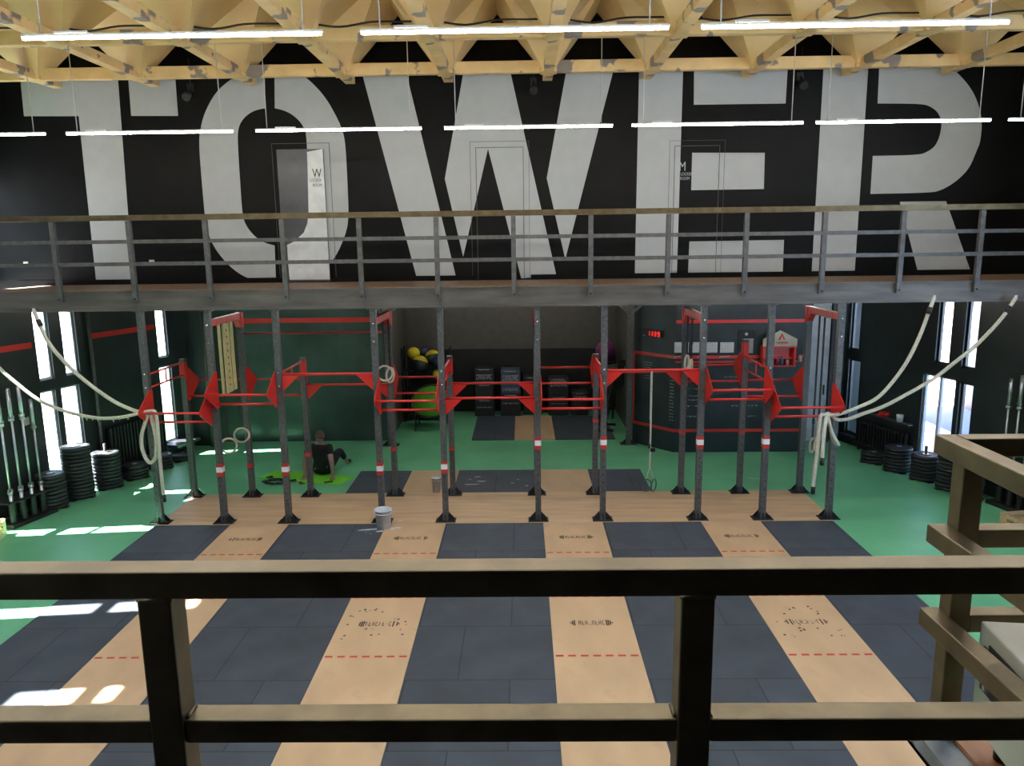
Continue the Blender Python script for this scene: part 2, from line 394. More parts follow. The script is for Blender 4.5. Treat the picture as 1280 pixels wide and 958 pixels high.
# half-seen white door in the corner
mb = MB().box(5.62, 5.68, 15.2, 15.28, 0, 2.95).box(6.22, 6.28, 15.2, 15.28, 0, 2.95).box(5.62, 6.28, 15.2, 15.28, 2.88, 2.95)
d = struct('door_1', mb, 'doorgrey', 'white door in the far right corner')
mb = MB().box(5.69, 6.2, 15.23, 15.28, .02, 2.87).box(5.74, 6.15, 15.215, 15.23, .12, 1.8).box(5.74, 6.15, 15.215, 15.23, 1.92, 2.8)
mb.build('door_leaf', 'doorwhite', d, bevel=.008)
MB().bar((6.12, 15.2, 1.0), (6.12, 15.2, 1.2), .025).build('door_handle', 'blacksteel', d)
# left corner pillar and pipe
struct('trim_7', MB().box(-6.95, -6.55, 15.35, 15.65, 0, 3.24), 'lowerwall', 'dark pillar in the far left corner')
tag(MB().tube([(-6.5, 15.3, 0), (-6.5, 15.3, 3.24)], .055, 12).build('drain_pipe', mat('olive_pipe', (.045,.05,.03), .5), loc=(-6.5,15.3,0)), 'olive vertical pipe beside the dark corner pillar', 'pipe')
vs = MB(); 
tag(MB().tube([PL(sl(12.95), z, -.06) for z in (.0, 1.6, 3.24)], .03, 8).build('heating_pipe', 'steel'), 'thin grey vertical pipe between rope and radiator on the left wall', 'pipe')
# lower storey ceiling (slab behind the walkway)
struct('ceiling_lower', MB().prism([(-7.72, 12.605, 3.24), (8.2, 12.605, 3.24), (7.0, 18.8, 3.24), (-6.2, 18.8, 3.24)], (0,0,.21)), 'recess')
for k, (lx, ly) in enumerate([(-5.6,13.3),(-3.4,13.3),(-1.0,13.3),(1.2,13.3),(3.6,13.3),(5.4,13.3),(-1.9,16.6),(-.3,16.6),(1.3,16.6)]):  # fill tubes added out of sight to brighten the space under the slab
    t = thing('fill_tube', 'added fill tube light under the lower ceiling, hidden behind the walkway edge', 'lamp', (lx, ly, 3.2), 'added fill tubes under the lower ceiling')
    MB().tube([(lx-.6, ly, 3.195), (lx+.6, ly, 3.195)], .018, 8).build('diffuser', 'fill_led', t); MB().box(lx-.62, lx+.62, ly-.03, ly+.03, 3.216, 3.24).build('housing', 'alu', t)

# ------------------------------------------------------------------ upper back wall with the big painted word
YB = 12.6
Lt = []
Lt.append([(24,86),(146.5,86),(166.3,350),(120,350.5),(98.3,145.3),(30,145.3)])
Lt.append([(159.3,86),(218.2,86),(222.7,145),(164,145)])
Lt.append([(331,82),(318,86),(302,92),(285.5,101),(269,116),(255.5,141),(250,163),(248.6,180),(252,225),(257,281),(263,300),(272,316),(288,334),(303,345),(318,350.5),(345,351.5),(343.3,307),(333,304.5),(322.5,299),(313,290),(306,279),(303,268),(300,225),(297,178),(297.5,160),(304,148),(314,140),(325,136.3),(331.5,135.6)])
Lt.append([(343,82),(358,85),(373,91),(388,101),(406.5,121),(420,144.5),(428.4,163),(431.8,180),(434.5,230),(436,274),(431.8,294),(420,321),(404,339),(390,348),(374.6,352),(362,352),(358.8,306.3),(368,302),(379.6,291),(384,280),(385.7,267),(384.6,215),(383.5,173),(381,162),(376,153),(366,143.5),(355,138),(343.5,135.3)])
Lt.append([(451,86),(506.6,86),(570.2,347),(520.8,347)])
Lt.append([(580,86),(637,86),(695.5,345),(651.5,348),(610,186),(579,321),(556,223.7)])
Lt.append([(708.8,84),(767.8,84),(706.6,324),(683.4,223)])
Lt.append([(799,82),(854,82),(846,345.5),(793.5,345.5)])
Lt.append([(867.6,82),(984.8,82),(982,129.4),(867.3,131)])
Lt.append([(865.2,191),(956,191),(954.8,236.4),(864,237.8)])
Lt.append([(861.8,302),(980,300),(978.4,339.6),(860,344.6)])
Lt.append([(1030,76),(1086,76),(1068.4,339.6),(1014.6,340)])
Lt.append([(1099.4,78),(1150,78),(1175,80),(1192,86),(1211,106),(1222,126),(1228,151),(1225.5,178),(1221,188),(1213,208),(1202,221),(1189,231),(1176,238),(1164,241),(1088,242.5),(1091,195),(1149,194),(1160,189.5),(1169,183),(1175,170),(1177.6,153),(1173,141),(1164,133.5),(1152.4,129.6),(1097,129.4)])
Lt.append([(1124.8,252.2),(1182.6,251.6),(1213,338),(1147,338.6)])
mb = MB().box(-9.0, 8.5, YB, YB+.15, 3.45, 7.62, 0)
def soften(P_, it=2):
    P_ = [Vector((*p, 0)) for p in P_]
    for _ in range(it):
        out = []
        for i in range(len(P_)):
            a, b, c = P_[i-1], P_[i], P_[(i+1) % len(P_)]
            if 1e-3 < (b-a).angle(c-b) < R(38): out += [b*.75+a*.25, b*.75+c*.25] if min((b-a).length, (c-b).length) < 60 else [b]
            else: out.append(b)
        P_ = out
    return [(p.x, p.y) for p in P_]
for P_ in [soften(q_) for q_ in Lt]: mb.add([aty(u, v, YB-.004) for u, v in P_], [list(range(len(P_)))], 1)
struct('wall_back', mb, ['wallblack', 'letter'], 'black upper wall with huge white painted letters TOWER')
# doors in the upper wall
def door_frame(u0, u1, v0, v1, y):
    a = aty(u0, v1, y); b = aty(u1, v0, y); return a.x, b.x, b.z
def frame_lines(mb, x0, x1, z0, z1, w, y, mi):
    for (a, b, c, e) in ((x0, x0+w, z0, z1), (x1-w, x1, z0, z1), (x0, x1, z1-w, z1)): mb.box(a, b, y-.004, y, c, e, mi)
zf = 3.53
xa, xb = aty(352,270,YB).x, aty(409,270,YB).x; zt = aty(380,187,YB).z
mb = MB(); frame_lines(mb, xa-.09, xb+.1, zf, zt+.1, .008, YB-.004, 0)
d = struct('door_2', mb, 'groove', 'locker room door set into the painted letter O')
mb = MB().box(xa, xb, YB-.05, YB-.008, zf, zt, 0)
yl = YB-.053
wp = [(383.7,190),(384.6,215),(385.7,267),(384,280),(379.6,291),(368,302),(358.8,306.3),(360.3,330),(362,350)]
mb.add([aty(u, v, yl) for u, v in wp]+[Vector((xb, yl, zf+.03)), Vector((xb, yl, zt))], [list(range(len(wp)+2))], 1)
for t, u, v, sz in (('W', 396.5, 222, .2), ('LOCKER', 394.5, 227.2, .07), ('ROOM', 397, 233.5, .07)):
    text_mesh(mb, t, aty(u, v, yl-.002), (1,0,0), (0,0,1), sz, 2)
mb.build('door_leaf', ['doorgrey', mat('letter_white_lit', (.66,.69,.70), .35), 'ink'], d)  # leaf tones lightened, as if ajar and catching window light
MB().bar((xb-.05, YB-.09, zf+1.0), (xb-.05, YB-.09, zf+1.14), .02).build('door_handle', 'silver', d)
xa, xb = aty(596,270,YB).x, aty(655,270,YB).x; zt = aty(624,184,YB).z
mb = MB(); frame_lines(mb, xa, xb, zf, zt, .009, YB-.004, 0); frame_lines(mb, xa-.09, xb+.09, zf, zt+.09, .006, YB-.004, 0)
d = struct('door_3', mb, 'groove', 'flush door hidden in the painted letter W')
MB().bar((xb-.06, YB-.05, zf+1.02), (xb-.06, YB-.05, zf+1.1), .03).build('door_handle', 'cream', d)
xa, xb = aty(841,270,YB).x, aty(897,270,YB).x; zt = aty(870,182,YB).z
mb = MB(); frame_lines(mb, xa, xb, zf, zt, .009, YB-.004, 0); frame_lines(mb, xa-.08, xb+.08, zf, zt+.08, .005, YB-.004, 0)
for t, u, v, sz in (('M', 853, 213.5, .2), ('LOCKER', 858, 219.5, .07), ('ROOM', 856, 225, .07)):
    text_mesh(mb, t, aty(u, v, YB-.006), (1,0,0), (0,0,1), sz, 1)
d = struct('door_4', mb, ['groove', 'letter'], 'locker room door set into the painted letter E')
MB().bar((xb-.05, YB-.05, zf+1.03), (xb-.05, YB-.05, zf+1.1), .03).build('door_handle', 'cream', d)
struct('baseboard_upper', MB().box(-8.4, -.75, YB-.02, YB-.008, 3.52, 3.60).box(.15, 8.3, YB-.02, YB-.008, 3.52, 3.60), 'wallblack')
for (u, v), lb in zip(((235,118),(667,110),(1003,104)), ('above the letter O', 'above the letter W', 'above the letter E')):
    p = aty(u, v, YB-.12); t = thing('spotlight', 'small black spotlight hung on the black wall '+lb, 'spotlight', p, 'wall spotlights')
    MB().box(p.x-.05, p.x+.05, YB-.02, YB, p.z+.06, p.z+.18).bar((p.x, YB-.02, p.z+.12), (p.x, p.y, p.z+.03), .025).build('bracket', 'blacksteel', t)
    MB().tube([(p.x, p.y+.06, p.z+.04), (p.x, p.y, p.z), (p.x, p.y-.09, p.z-.06)], .06, 14, rs=[.03,.055,.065]).build('lamp_head', 'blacksteel', t)
    MB().tube([(p.x+.01, YB-.015, p.z+.18), (p.x+.01, YB-.015, p.z+.55)], .008, 6).build('cable', 'blacksteel', t)
for (u, v), lb in zip(((33,330),(190,328)), ('left of the letter T', 'between the letters T and O')):
    p = aty(u, v, YB-.01); tag(MB().box(p.x-.04, p.x+.04, YB-.025, YB-.002, p.z-.04, p.z+.04).box(p.x-.025, p.x+.025, YB-.03, YB-.025, p.z-.025, p.z+.025).build('wall_socket', 'socket', loc=p, bevel=.004), 'small white socket low on the black upper wall '+lb, 'socket', 'wall sockets')

# ------------------------------------------------------------------ walkway
YW = 10.75
t = thing('walkway', 'steel edged timber walkway spanning the hall below the painted word', 'walkway', (0, YW, 3.22))
MB().box(-7.95, 8.25, YW+.01, YB-.003, 3.44, 3.515).build('deck', 'deck', t)
MB().box(-8.35, 8.25, YW, YW+.02, 3.24, 3.505).box(-8.35, 8.25, YW-.03, YW+.06, 3.222, 3.245).box(-8.35, 8.25, YW-.02, YW+.05, 3.49, 3.508).build('edge_channel', 'fascia', t)
MB().box(-7.7, 7.3, YB-.3, YB-.1, 3.24, 3.44).build('back_beam', 'fascia', t)
for k in range(8):
    x = -7.4+k*2.05
    MB().box(x, x+.1, YW+.06, YB-.3, 3.26, 3.44).build('joist', 'fascia', t)
t = thing('walkway_railing', 'long grey steel railing with three rails along the upper walkway', 'railing', (0, YW, 3.4))
XP = [-.11+1.075*k for k in range(-7, 8)]
for x in XP:
    p = MB().box(x-.032, x+.032, YW-.06, YW, 3.36, 4.48).build('post', 'steel', t)
    MB().lathe([(0,0),(.014,0),(.014,.012),(0,.012)], (x, YW-.06, 3.40), 8, M=Matrix.Rotation(R(90), 3, 'X')).build('bolt', 'blacksteel', p)
MB().box(-8.3, 8.2, YW-.07, YW+.01, 4.485, 4.56).build('top_rail', MT['rail'], t)
MB().box(-8.3, 8.2, YW-.05, YW-.005, 4.17, 4.222).build('middle_rail', 'steel', t)
MB().box(-8.3, 8.2, YW-.05, YW-.005, 3.86, 3.912).build('lower_rail', 'steel', t)
# supporting columns under the walkway
def column(x, y, label, sides):
    t = thing('support_column', label, 'column', (x, y, 0))
    MB().box(x-.05, x+.05, y-.05, y+.05, .012, 3.235).build('shaft', 'rigsteel', t)
    mb = MB().box(x-.17, x+.17, y-.1, y+.1, 0, .012)
    for s in (-1, 1): mb.prism([(x+s*.05, y-.006, .012), (x+s*.16, y-.006, .012), (x+s*.05, y-.006, .11)], (0,.012,0))
    mb.build('base_plate', 'blacksteel', t)
    for s in sides: MB().bar((x+s*.05, y, 2.72), (x+s*.62, y, 3.21), .05).build('brace', 'rigsteel', t)
column(2.17, 15.2, 'slim grey steel column with diagonal braces beside the chalkboard', (-1, 1))
column(-2.76, 15.25, 'slim grey steel column with diagonal braces beside the glossy green wall', (-1, 1))

# ------------------------------------------------------------------ roof
ZB = 6.60
XN = [.43+1.545*k for k in range(-6, 6)]
YN = [11.95-1.95*j for j in range(8)]; YC_ = YN[:3]
struct('roof', MB().box(-9.3, 9.3, -3.2, 2.7, 7.62, 7.8, 1).box(-9.3, 9.3, 7.0, 19, 7.62, 7.8).box(-9.3, -6.4, 2.7, 7.0, 7.62, 7.8).box(6.4, 9.3, 2.7, 7.0, 7.62, 7.8), ['wood', 'recessblack'])  # unseen roof over the gallery blackened to cut bounce light on the railings
for k in range(4):  # roof lights added out of view to brighten the hall
    NW[0] += 1; tag(MB().box(-6.4+3.2*k, -3.2+3.2*k, 2.7, 7.0, 7.68, 7.70).build('window_%d' % NW[0], 'opal', loc=(-4.5+3*k, 4, 7.68)), 'added opal roof light to brighten the hall floor', None, None, 'structure')
mb = MB()
for x in XN:
    for y in YC_:
        a = .075; za = ZB+.02; zt = 7.61; hx = .7725; y0 = y-.975; y1 = min(y+.975, YB-.02); x0 = max(x-hx, -8.35); x1 = min(x+hx, 8.25)
        vs = [(x-a,y-a,za),(x+a,y-a,za),(x+a,y+a,za),(x-a,y+a,za),(x0,y0,zt),(x1,y0,zt),(x1,y1,zt),(x0,y1,zt)]
        mb.add(vs, [(3,2,1,0),(0,1,5,4),(1,2,6,5),(2,3,7,6),(3,0,4,7)])
        for (i, j) in ((0,4),(1,5),(2,6),(3,7)):
            pass
struct('ceiling', mb, 'wood', 'folded pale plywood coffers of the roof')
names = ['far', 'second', 'third', 'fourth', 'fifth', 'sixth', 'seventh', 'eighth']
def rough_beam(mb, p, q, w, h):
    mb.bar(p, q, w, h)
for j, y in enumerate(YN):
    mb = MB(); mb.box(-8.35, 8.25, y-.055, y+.055, ZB+.006, ZB+.175)
    lb = ['timber cross beam running along the painted wall above the letters', 'timber cross beam just behind the front row of tube lights'][j] if j < 2 else 'timber cross beam of the roof, %s from the painted wall' % ORD[j]
    tag(mb.build('roof_beam', 'beam', loc=(0, y, ZB), bevel=.008), lb, 'beam', 'roof cross beams')
lab = {0:'sixth',1:'seventh'}
for i, x in enumerate(XN):
    mb = MB().box(x-.075, x+.075, -3.0, 12.5, ZB, ZB+.13)
    for y in YN: mb.box(x-.12, x+.12, y-.12, y+.12, ZB+.003, ZB+.06)
    tag(mb.build('roof_beam', 'beam', loc=(x, 5, ZB), bevel=.006), 'timber beam running back towards the painted wall, %s from the left' % ORD[i], 'beam', 'roof lengthwise beams')
# black cables slung along the second cross beam
pts = [(-6.9,9.93,6.78)]; x = -6.9
while x < 6.5: x += .39; pts.append((x, 9.925, 6.755+(.05 if int(round((x+6.9)/.39)) % 4 else .0)))
tag(MB().tube(catmull(pts, 4), .012, 6).build('cable', 'cable', loc=(0,9.9,6.9)), 'thin black cable slung along the second cross beam of the roof', 'cable')
# tube lights
def tube_light(x0, x1, y, z, label, grp):
    yw = min(YN, key=lambda q: abs(q-y)); k_ = yw/y; x0 *= k_; x1 *= k_; z = H+(z-H)*k_; y = yw
    t = thing('tube_light', label, 'lamp', ((x0+x1)/2, y, z), grp)
    MB().tube([(x0, y, z), (x1, y, z)], .013, 8).build('diffuser', 'led', t)
    MB().box(x0-.01, x1+.01, y-.010, y+.010, z+.011, z+.028).build('housing', 'alu', t)
    MB().box(x0+.25, x0+.5, y-.02, y+.02, z+.028, z+.045).build('driver_box', 'alu', t)
    for xx in (x0+.14, x1-.14): MB().tube([(xx, y, z+.028), (xx, yw, ZB+.12)], .006, 5).build('wire', 'wire', t)
rowF = [(-8.25,-6.27),(-5.98,-3.78),(-3.47,-1.30),(-.99,1.20),(1.46,3.67),(3.85,6.09),(6.33,8.1)]
lF = ['beside the left edge before the letter T','in front of the letter T','in front of the letter O','in front of the letter W','in front of the letter E','in front of the letter R','at the right edge after the letter R']
for (a, b), lb in zip(rowF, lF): tube_light(a, b, 10.33, 5.6, 'glowing slim tube light hung on wires '+lb, 'far row of tube lights')
rowN = [(-6.0,-3.85),(-3.58,-1.42),(-1.13,1.06),(1.30,3.46),(3.74,5.9)]
lN = ['outermost left of the front row','leftmost in view of the front row','centre of the front row','rightmost in view of the front row','outermost right of the front row']
for (a, b), lb in zip(rowN, lN): tube_light(a, b, 5.77, 5.6, 'large glowing tube light below the roof beams, '+lb, 'front row of tube lights')

# ------------------------------------------------------------------ platforms
ST = [(-4.40,-3.52),(-2.05,-1.17),(.285,1.165),(2.62,3.50)]
X0, X1, YF, YR0, YR1, YR2 = -5.53, 4.57, 2.45, 10.70, 12.12, 13.39
HP = .012
def logo(mb, cx, cy, w, mi, worn=0):
    z = HP+.0012; h = .125; s = w/.48
    def q(x0, x1, y0, y1):
        if random.random() < worn: return
        mb.add([(cx+x0*s, cy+y0, z), (cx+x1*s, cy+y0, z), (cx+x1*s, cy+y1, z), (cx+x0*s, cy+y1, z)], [(0,1,2,3)], mi)
    for sg in (-1, 1):
        q(min(sg*.24, sg*.222), max(sg*.24, sg*.222), -.012, .012)
        for k, hh in enumerate((.045, .06, .062)):
            c = sg*(.210-.021*k); q(c-.008, c+.008, -hh, hh)
    for k in range(8):                                  # worn block lettering between the plates
        c = -.132+.0377*k; kind = k % 4
        q(c-.013, c-.006, -.045, .045)
        if kind in (0, 2): q(c+.006, c+.013, -.045, .045)
        if kind in (0, 3): q(c-.006, c+.006, .032, .045)
        if kind in (1, 3): q(c-.006, c+.013, -.045, -.03)
        if kind in (0, 1, 2): q(c-.006, c+.006, -.007, .007)
LS = ['leftmost', 'second from the left', 'second from the right', 'rightmost']
for i, (a, b) in enumerate(ST):
    mb = MB().box(a, b, YF, YR0, 0, HP, 0)
    for yy in (9.59, 8.30, 7.0, 5.7):
        n = 7; p = (b-a)/n
        for k in range(n): mb.add([(a+p*k+.02, yy-.016, HP+.001), (a+p*k+.02+p*.62, yy-.016, HP+.001), (a+p*k+.02+p*.62, yy+.016, HP+.001), (a+p*k+.02, yy+.016, HP+.001)], [(0,1,2,3)], 1)
    c = (a+b)/2; logo(mb, c+.0, 10.13, .50, 2, .05); logo(mb, c, 7.67, .47, 2, [.8,.2,.1,.3][i])
    if i in (1, 3):                                     # bar scuffs
        for k in range(26):
            x, y, r = c+random.uniform(-.35, .33), 7.67+random.uniform(-.32, .35), random.uniform(.006, .016)
            mb.add([(x-r, y-r, HP+.0012), (x+r, y-r*.6, HP+.0012), (x+r*.7, y+r, HP+.0012), (x-r*.8, y+r*.7, HP+.0012)], [(0,1,2,3)], 2)
    tag(mb.build('lifting_platform', ['ply', 'redtape', 'ink'], loc=(c, 6.5, 0)), 'long plywood strip with red dashes and barbell print, %s of four' % LS[i], 'platform', 'plywood lifting strips')
xs_ = [X0]+[v for s in ST for v in s]+[X1]
lm = ['at the left edge beside the green floor','between the first and second plywood strips','in the middle between the second and third plywood strips','between the third and fourth plywood strips','at the right edge beside the green floor']
for i in range(5):
    a, b = xs_[2*i], xs_[2*i+1]
    tag(MB().box(a+.003, b-.003, YF, YR0, 0, HP).build('rubber_mat', 'mat', loc=(a+.02, YR0, 0)), 'long black tiled rubber floor strip '+lm[i], 'rubber mat', 'front rubber floor strips')
tag(MB().box(X0, X1+.04, YR0+.003, YR1, 0, HP).build('plywood_floor', 'plyx', loc=(X0, 11.3, 0)), 'wide plywood floor strip lying under the whole rig', 'platform')
xs2 = [(-3.0,-2.06,'mat','left end beside the lime mat'),(-2.055,-1.19,'ply','left one behind the bucket'),(-1.185,.285,'mat','middle one with white chalk marks'),(.29,1.17,'ply','right one'),(1.175,2.13,'mat','right end below the hanging strap')]
for a, b, m, lb in xs2:
    o = MB().box(a, b, YR1+.003, YR2, 0, HP).build('rubber_mat' if m == 'mat' else 'plywood_floor', m, loc=(a+.2, YR1, 0))
    tag(o, ('short black rubber mat behind the rig, ' if m == 'mat' else 'short plywood panel behind the rig, ')+lb, 'rubber mat' if m == 'mat' else 'platform')
for a, b, m, lb in ((-1.1,-.19,'mat','left'),(-.185,.675,'ply','centre'),(.68,1.95,'mat','right')):
    o = MB().box(a, b, 15.57, 17.8, 0, HP).build('rubber_mat' if m == 'mat' else 'plywood_floor', m, loc=(a, 15.57, 0))
    tag(o, ('black rubber mat in the dark recess, ' if m == 'mat' else 'plywood panel in the dark recess, ')+lb+' piece', 'rubber mat' if m == 'mat' else 'platform')

# ------------------------------------------------------------------ rig
D1, D2 = 10.82, 12.03
XR = [-5.50,-4.526,-3.549,-2.136,-1.178,.214,1.177,2.595,3.557,4.545]
rig = thing('pull_up_rig', 'long steel pull-up rig of twenty grey posts with red bars under the walkway', 'rig', (0, D1, HP))
PW_ = .0425
def base_plate(x, y, par):
    mb = MB().box(x-.15, x+.15, y-.09, y+.09, HP, HP+.012)
    for s in (-1, 1):
        mb.prism([(x+s*PW_, y-.05, HP+.012), (x+s*.14, y-.05, HP+.012), (x+s*PW_, y-.05, HP+.12)], (0,.01,0))
        mb.prism([(x+s*PW_, y+.04, HP+.012), (x+s*.14, y+.04, HP+.012), (x+s*PW_, y+.04, HP+.12)], (0,.01,0))
    mb.prism([(x-.01, y-PW_, HP+.012), (x-.01, y-.085, HP+.012), (x-.01, y-PW_, HP+.10)], (.02,0,0))
    mb.build('base_plate', 'blacksteel', par)
topR = [2.34,3.06,2.34,3.07,2.34,3.07,2.35,3.11,2.56,3.05]
tf = [None,.84,.84,.84,.86,1.21,1.21,1.20,1.20,None]
tr = [None,.55,.73,.81,.81,.9,1.26,1.05,1.05,None]
for i, x in enumerate(XR):
    for y, top, row in ((D1, 3.222, 0), (D2, topR[i], 1)):
        mb = MB().box(x-PW_, x+PW_, y-PW_, y+PW_, HP+.012, top, 0)
        if row == 0:
            mb.box(x-.08, x+.08, y-.06, y+.06, 3.205, 3.222, 0)
            for zb in ((3.0, 2.74) if i in (1, 3, 5, 7, 9) else (2.3, 2.1)): mb.lathe([(0,0),(.014,0),(.014,.014),(0,.014)], (x+.0, y-PW_, zb), 8, 1, Matrix.Rotation(R(90), 3, 'X'))
        for k in range(8):                             # punched holes along the post
            zz = HP+.35+k*.12
            mb.add([(x+.011*math.cos(a), y-PW_-.0012, zz+.011*math.sin(a)) for a in [2*PI*q/8 for q in range(8)]], [list(range(8))], 2)
        p = mb.build('post', ['rigsteel', 'bolt', 'blacksteel'], rig)
        base_plate(x, y, p)
        e = PW_+.004
        if row == 0 and tf[i]:
            z = tf[i]; MB().box(x-e, x+e, y-e, y+e, z-.095, z-.035, 0).box(x-e, x+e, y-e, y+e, z-.035, z+.045, 1).box(x-e, x+e, y-e, y+e, z+.045, z+.095, 0).build('tape_band', ['redtape', 'whitetape'], p)
        if row == 1 and tr[i]:
            z = tr[i]; MB().box(x-e, x+e, y-e, y+e, z-.03, z+.03).build('tape_band', 'redtape', p)
        if row == 1 and i % 2 == 0:
            MB().box(x-e, x+e, y-e, y+e, top-.30, top-.05, 0).build('end_sleeve', 'red', p)
NB = [(0,1),(1,2),(3,4),(5,6),(7,8),(8,9)]
zF = [1.79,2.05,1.94,1.94,2.05,1.79]; zR = [1.92,1.92,1.93,2.07,2.08,1.82]
for (a, b), zf_, zr_ in zip(NB, zF, zR):
    for y, z, s in ((D1, zf_, -1), (D2, zr_, 1)):
        for x, sx in ((XR[a], 1), (XR[b], -1)):
            xx = x+sx*(PW_+.002)
            MB().prism([(xx, y+s*(-.03), z+.27), (xx, y+s*.06, z+.27), (xx, y+s*.43, z+.03), (xx, y+s*.43, z-.03), (xx, y+s*.06, z-.27), (xx, y-s*.03, z-.27)], (sx*.01,0,0)).build('bracket', 'red', rig)
        for dy, dz in ((s*.40, 0), (s*.055, -.205)):
            MB().tube([(XR[a]+PW_+.004, y+dy, z+dz), (XR[b]-PW_-.004, y+dy, z+dz)], .0175, 10).build('pull_up_bar', 'red', rig)
for a, zf_, zr_ in ((2, 2.27, 1.89), (4, 1.89, 1.89), (6, 2.28, 2.05)):
    xa, xb = XR[a]+PW_, XR[a+1]-PW_
    for y, z in ((D1, zf_), (D2, zr_)):
        MB().tube([(xa, y, z), (xb, y, z)], .0185, 10).build('pull_up_bar', 'red', rig)
        for x, s in ((xa, 1), (xb, -1)):
            MB().prism([(x, y-.005, z+.02), (x+s*.26, y-.005, z+.015), (x+s*.26, y-.005, z-.005), (x, y-.005, z-.25)], (0,.01,0)).build('gusset', 'red', rig)
for i in (0, 2, 4, 6, 8):
    x = XR[i]
    mb = MB()
    for z in (2.28, 2.08): mb.tube([(x, D1+PW_, z), (x, D2-PW_, z)], .016, 8)
    mb.bar((x, (D1+D2)/2, 2.08), (x, (D1+D2)/2, 2.28), .02)
    mb.build('ladder_bar', mat('worn_red_coat', (.52,.10,.09), .3, .2) if i == 0 else 'worn_red', rig) if False else mb.build('ladder_bar', 'red', rig)
for i in (1, 3, 5, 7, 9):
    x = XR[i]
    mb = MB().box(x-.04, x+.04, D1+PW_, D2-PW_-.001, 2.98, 3.075)
    mb.box(x-PW_-.008, x+PW_+.008, D2-PW_-.008, D2+PW_+.008, 2.84, 3.075)
    mb.prism([(x-.045, D2-PW_, 2.98), (x-.045, D2-PW_-.14, 2.98), (x-.045, D2-PW_, 2.84)], (.09,0,0))
    for k in range(5):
        yy = D1+.2+k*.2; mb.box(x-.042, x+.042, yy, yy+.02, 2.97, 3.078)
    mb.build('cross_beam', 'red', rig)
MB().tube([(XR[1]+PW_, D2, 2.74), (XR[3]-PW_, D2, 2.74)], .0175, 10).build('pull_up_bar', 'red', rig)

# ------------------------------------------------------------------ hanging gear on the rig
def ring_mesh(mb, c, r=.115, rr=.016, ax=0):
    c = Vector(c); pts = [c+Vector((math.cos(a)*r*math.cos(ax), math.cos(a)*r*math.sin(ax), math.sin(a)*r)) for a in [2*PI*k/24 for k in range(24)]]
    mb.tube(pts, rr, 8, closed=True)
def hang_ring(x, y, z, top, label, grp, rm='ring', sm='cable', ax=.3, w=.03):
    t = thing('gym_ring', label, 'ring', (x, y, z), grp)
    mb = MB(); ring_mesh(mb, (x, y, z), ax=ax); mb.build('hoop', rm, t)
    MB().box(x-w/2, x+w/2, y-.002, y+.002, z+.10, top).box(x-.02, x+.02, y-.008, y+.008, z+.35, z+.42).build('strap', sm, t)
hang_ring(XR[1]-.02, 11.25, 1.09, 2.97, 'pale wooden gym ring on long dark strap in the left bay, left of the pair', 'rings hanging in the left bay')
hang_ring(XR[1], 11.75, 1.13, 2.97, 'pale wooden gym ring on long dark strap in the left bay, right of the pair', 'rings hanging in the left bay')
hang_ring(XR[3]+.02, 11.42, 2.17, 2.97, 'pale gym ring hanging high between two posts left of centre', None, ax=.1)
hang_ring(XR[3]+.06, 11.66, 2.10, 2.97, 'gym ring on dark strap hanging just behind another high ring left of centre', None, ax=1.2)
hang_ring(XR[7]-.03, 11.72, 2.24, 2.97, 'pale ring hanging high before the chalkboard, left of the pair', 'rings before the chalkboard', ax=1.1)
hang_ring(XR[7]-.0, 11.55, 2.20, 2.97, 'pale ring hanging high before the chalkboard, right of the pair', 'rings before the chalkboard', ax=1.2)
hang_ring(XR[9]-.02, 11.35, 1.02, 2.97, 'pale ring hanging behind the tied up ropes on the right, left of the pair', 'rings behind the right ropes', ax=.9)
hang_ring(XR[9], 11.6, .92, 2.97, 'pale ring hanging behind the tied up ropes on the right, right of the pair', 'rings behind the right ropes', ax=.9)
# white strap with two rings from the rear bar
x, y = 2.075, D2
t = thing('suspension_strap', 'white suspension strap with two dark rings hanging from a rear bar', 'strap', (x, y, 2.05))
MB().box(x-.014, x+.014, y-.022, y-.019, .45, 2.06).box(x-.014, x+.014, y+.019, y+.022, 1.25, 2.06).box(x-.02, x+.02, y-.022, y+.022, 2.066, 2.072).build('webbing', 'rope', t)
MB().bar((x, y-.02, .46), (x-.06, y-.02, .25), .012).bar((x, y-.02, .46), (x+.07, y-.02, .25), .012).build('yoke', 'rope', t)
for sx in (-.06, .07):
    mb = MB(); ring_mesh(mb, (x+sx, y-.02, .15), .1, .011, .3 if sx < 0 else 1.0); mb.build('hoop', 'steel', t)
MB().box(x-.03, x+.0, y-.03, y-.01, .78, .86).box(x, x+.08, y-.03, y-.01, .72, .78).build('buckle', 'blacksteel', t)
# pale yellow boards hanging from the beam on the left
for (yy, w, lb, holes) in ((11.18, .03, 'narrow pale yellow strip left of the dotted hanging strip', 0), (11.43, .11, 'wide pale yellow strip with a row of dots hanging from a red beam', 1), (11.66, .04, 'narrow pale yellow strip right of the dotted hanging strip', 0)):
    x = XR[1]; mb = MB().box(x-.012, x+.012, yy-w, yy+w, 1.90, 2.97, 0)
    if holes:
        for k in range(9):
            z = 2.02+k*.105
            mb.add([(x+.0135, yy+.02*math.cos(a), z+.02*math.sin(a)) for a in [2*PI*q/8 for q in range(8)]], [list(range(8))], 1)
    tag(mb.build('hanging_strip', ['strap', 'ink'], loc=(x, yy, 2.97)), lb, 'strip')

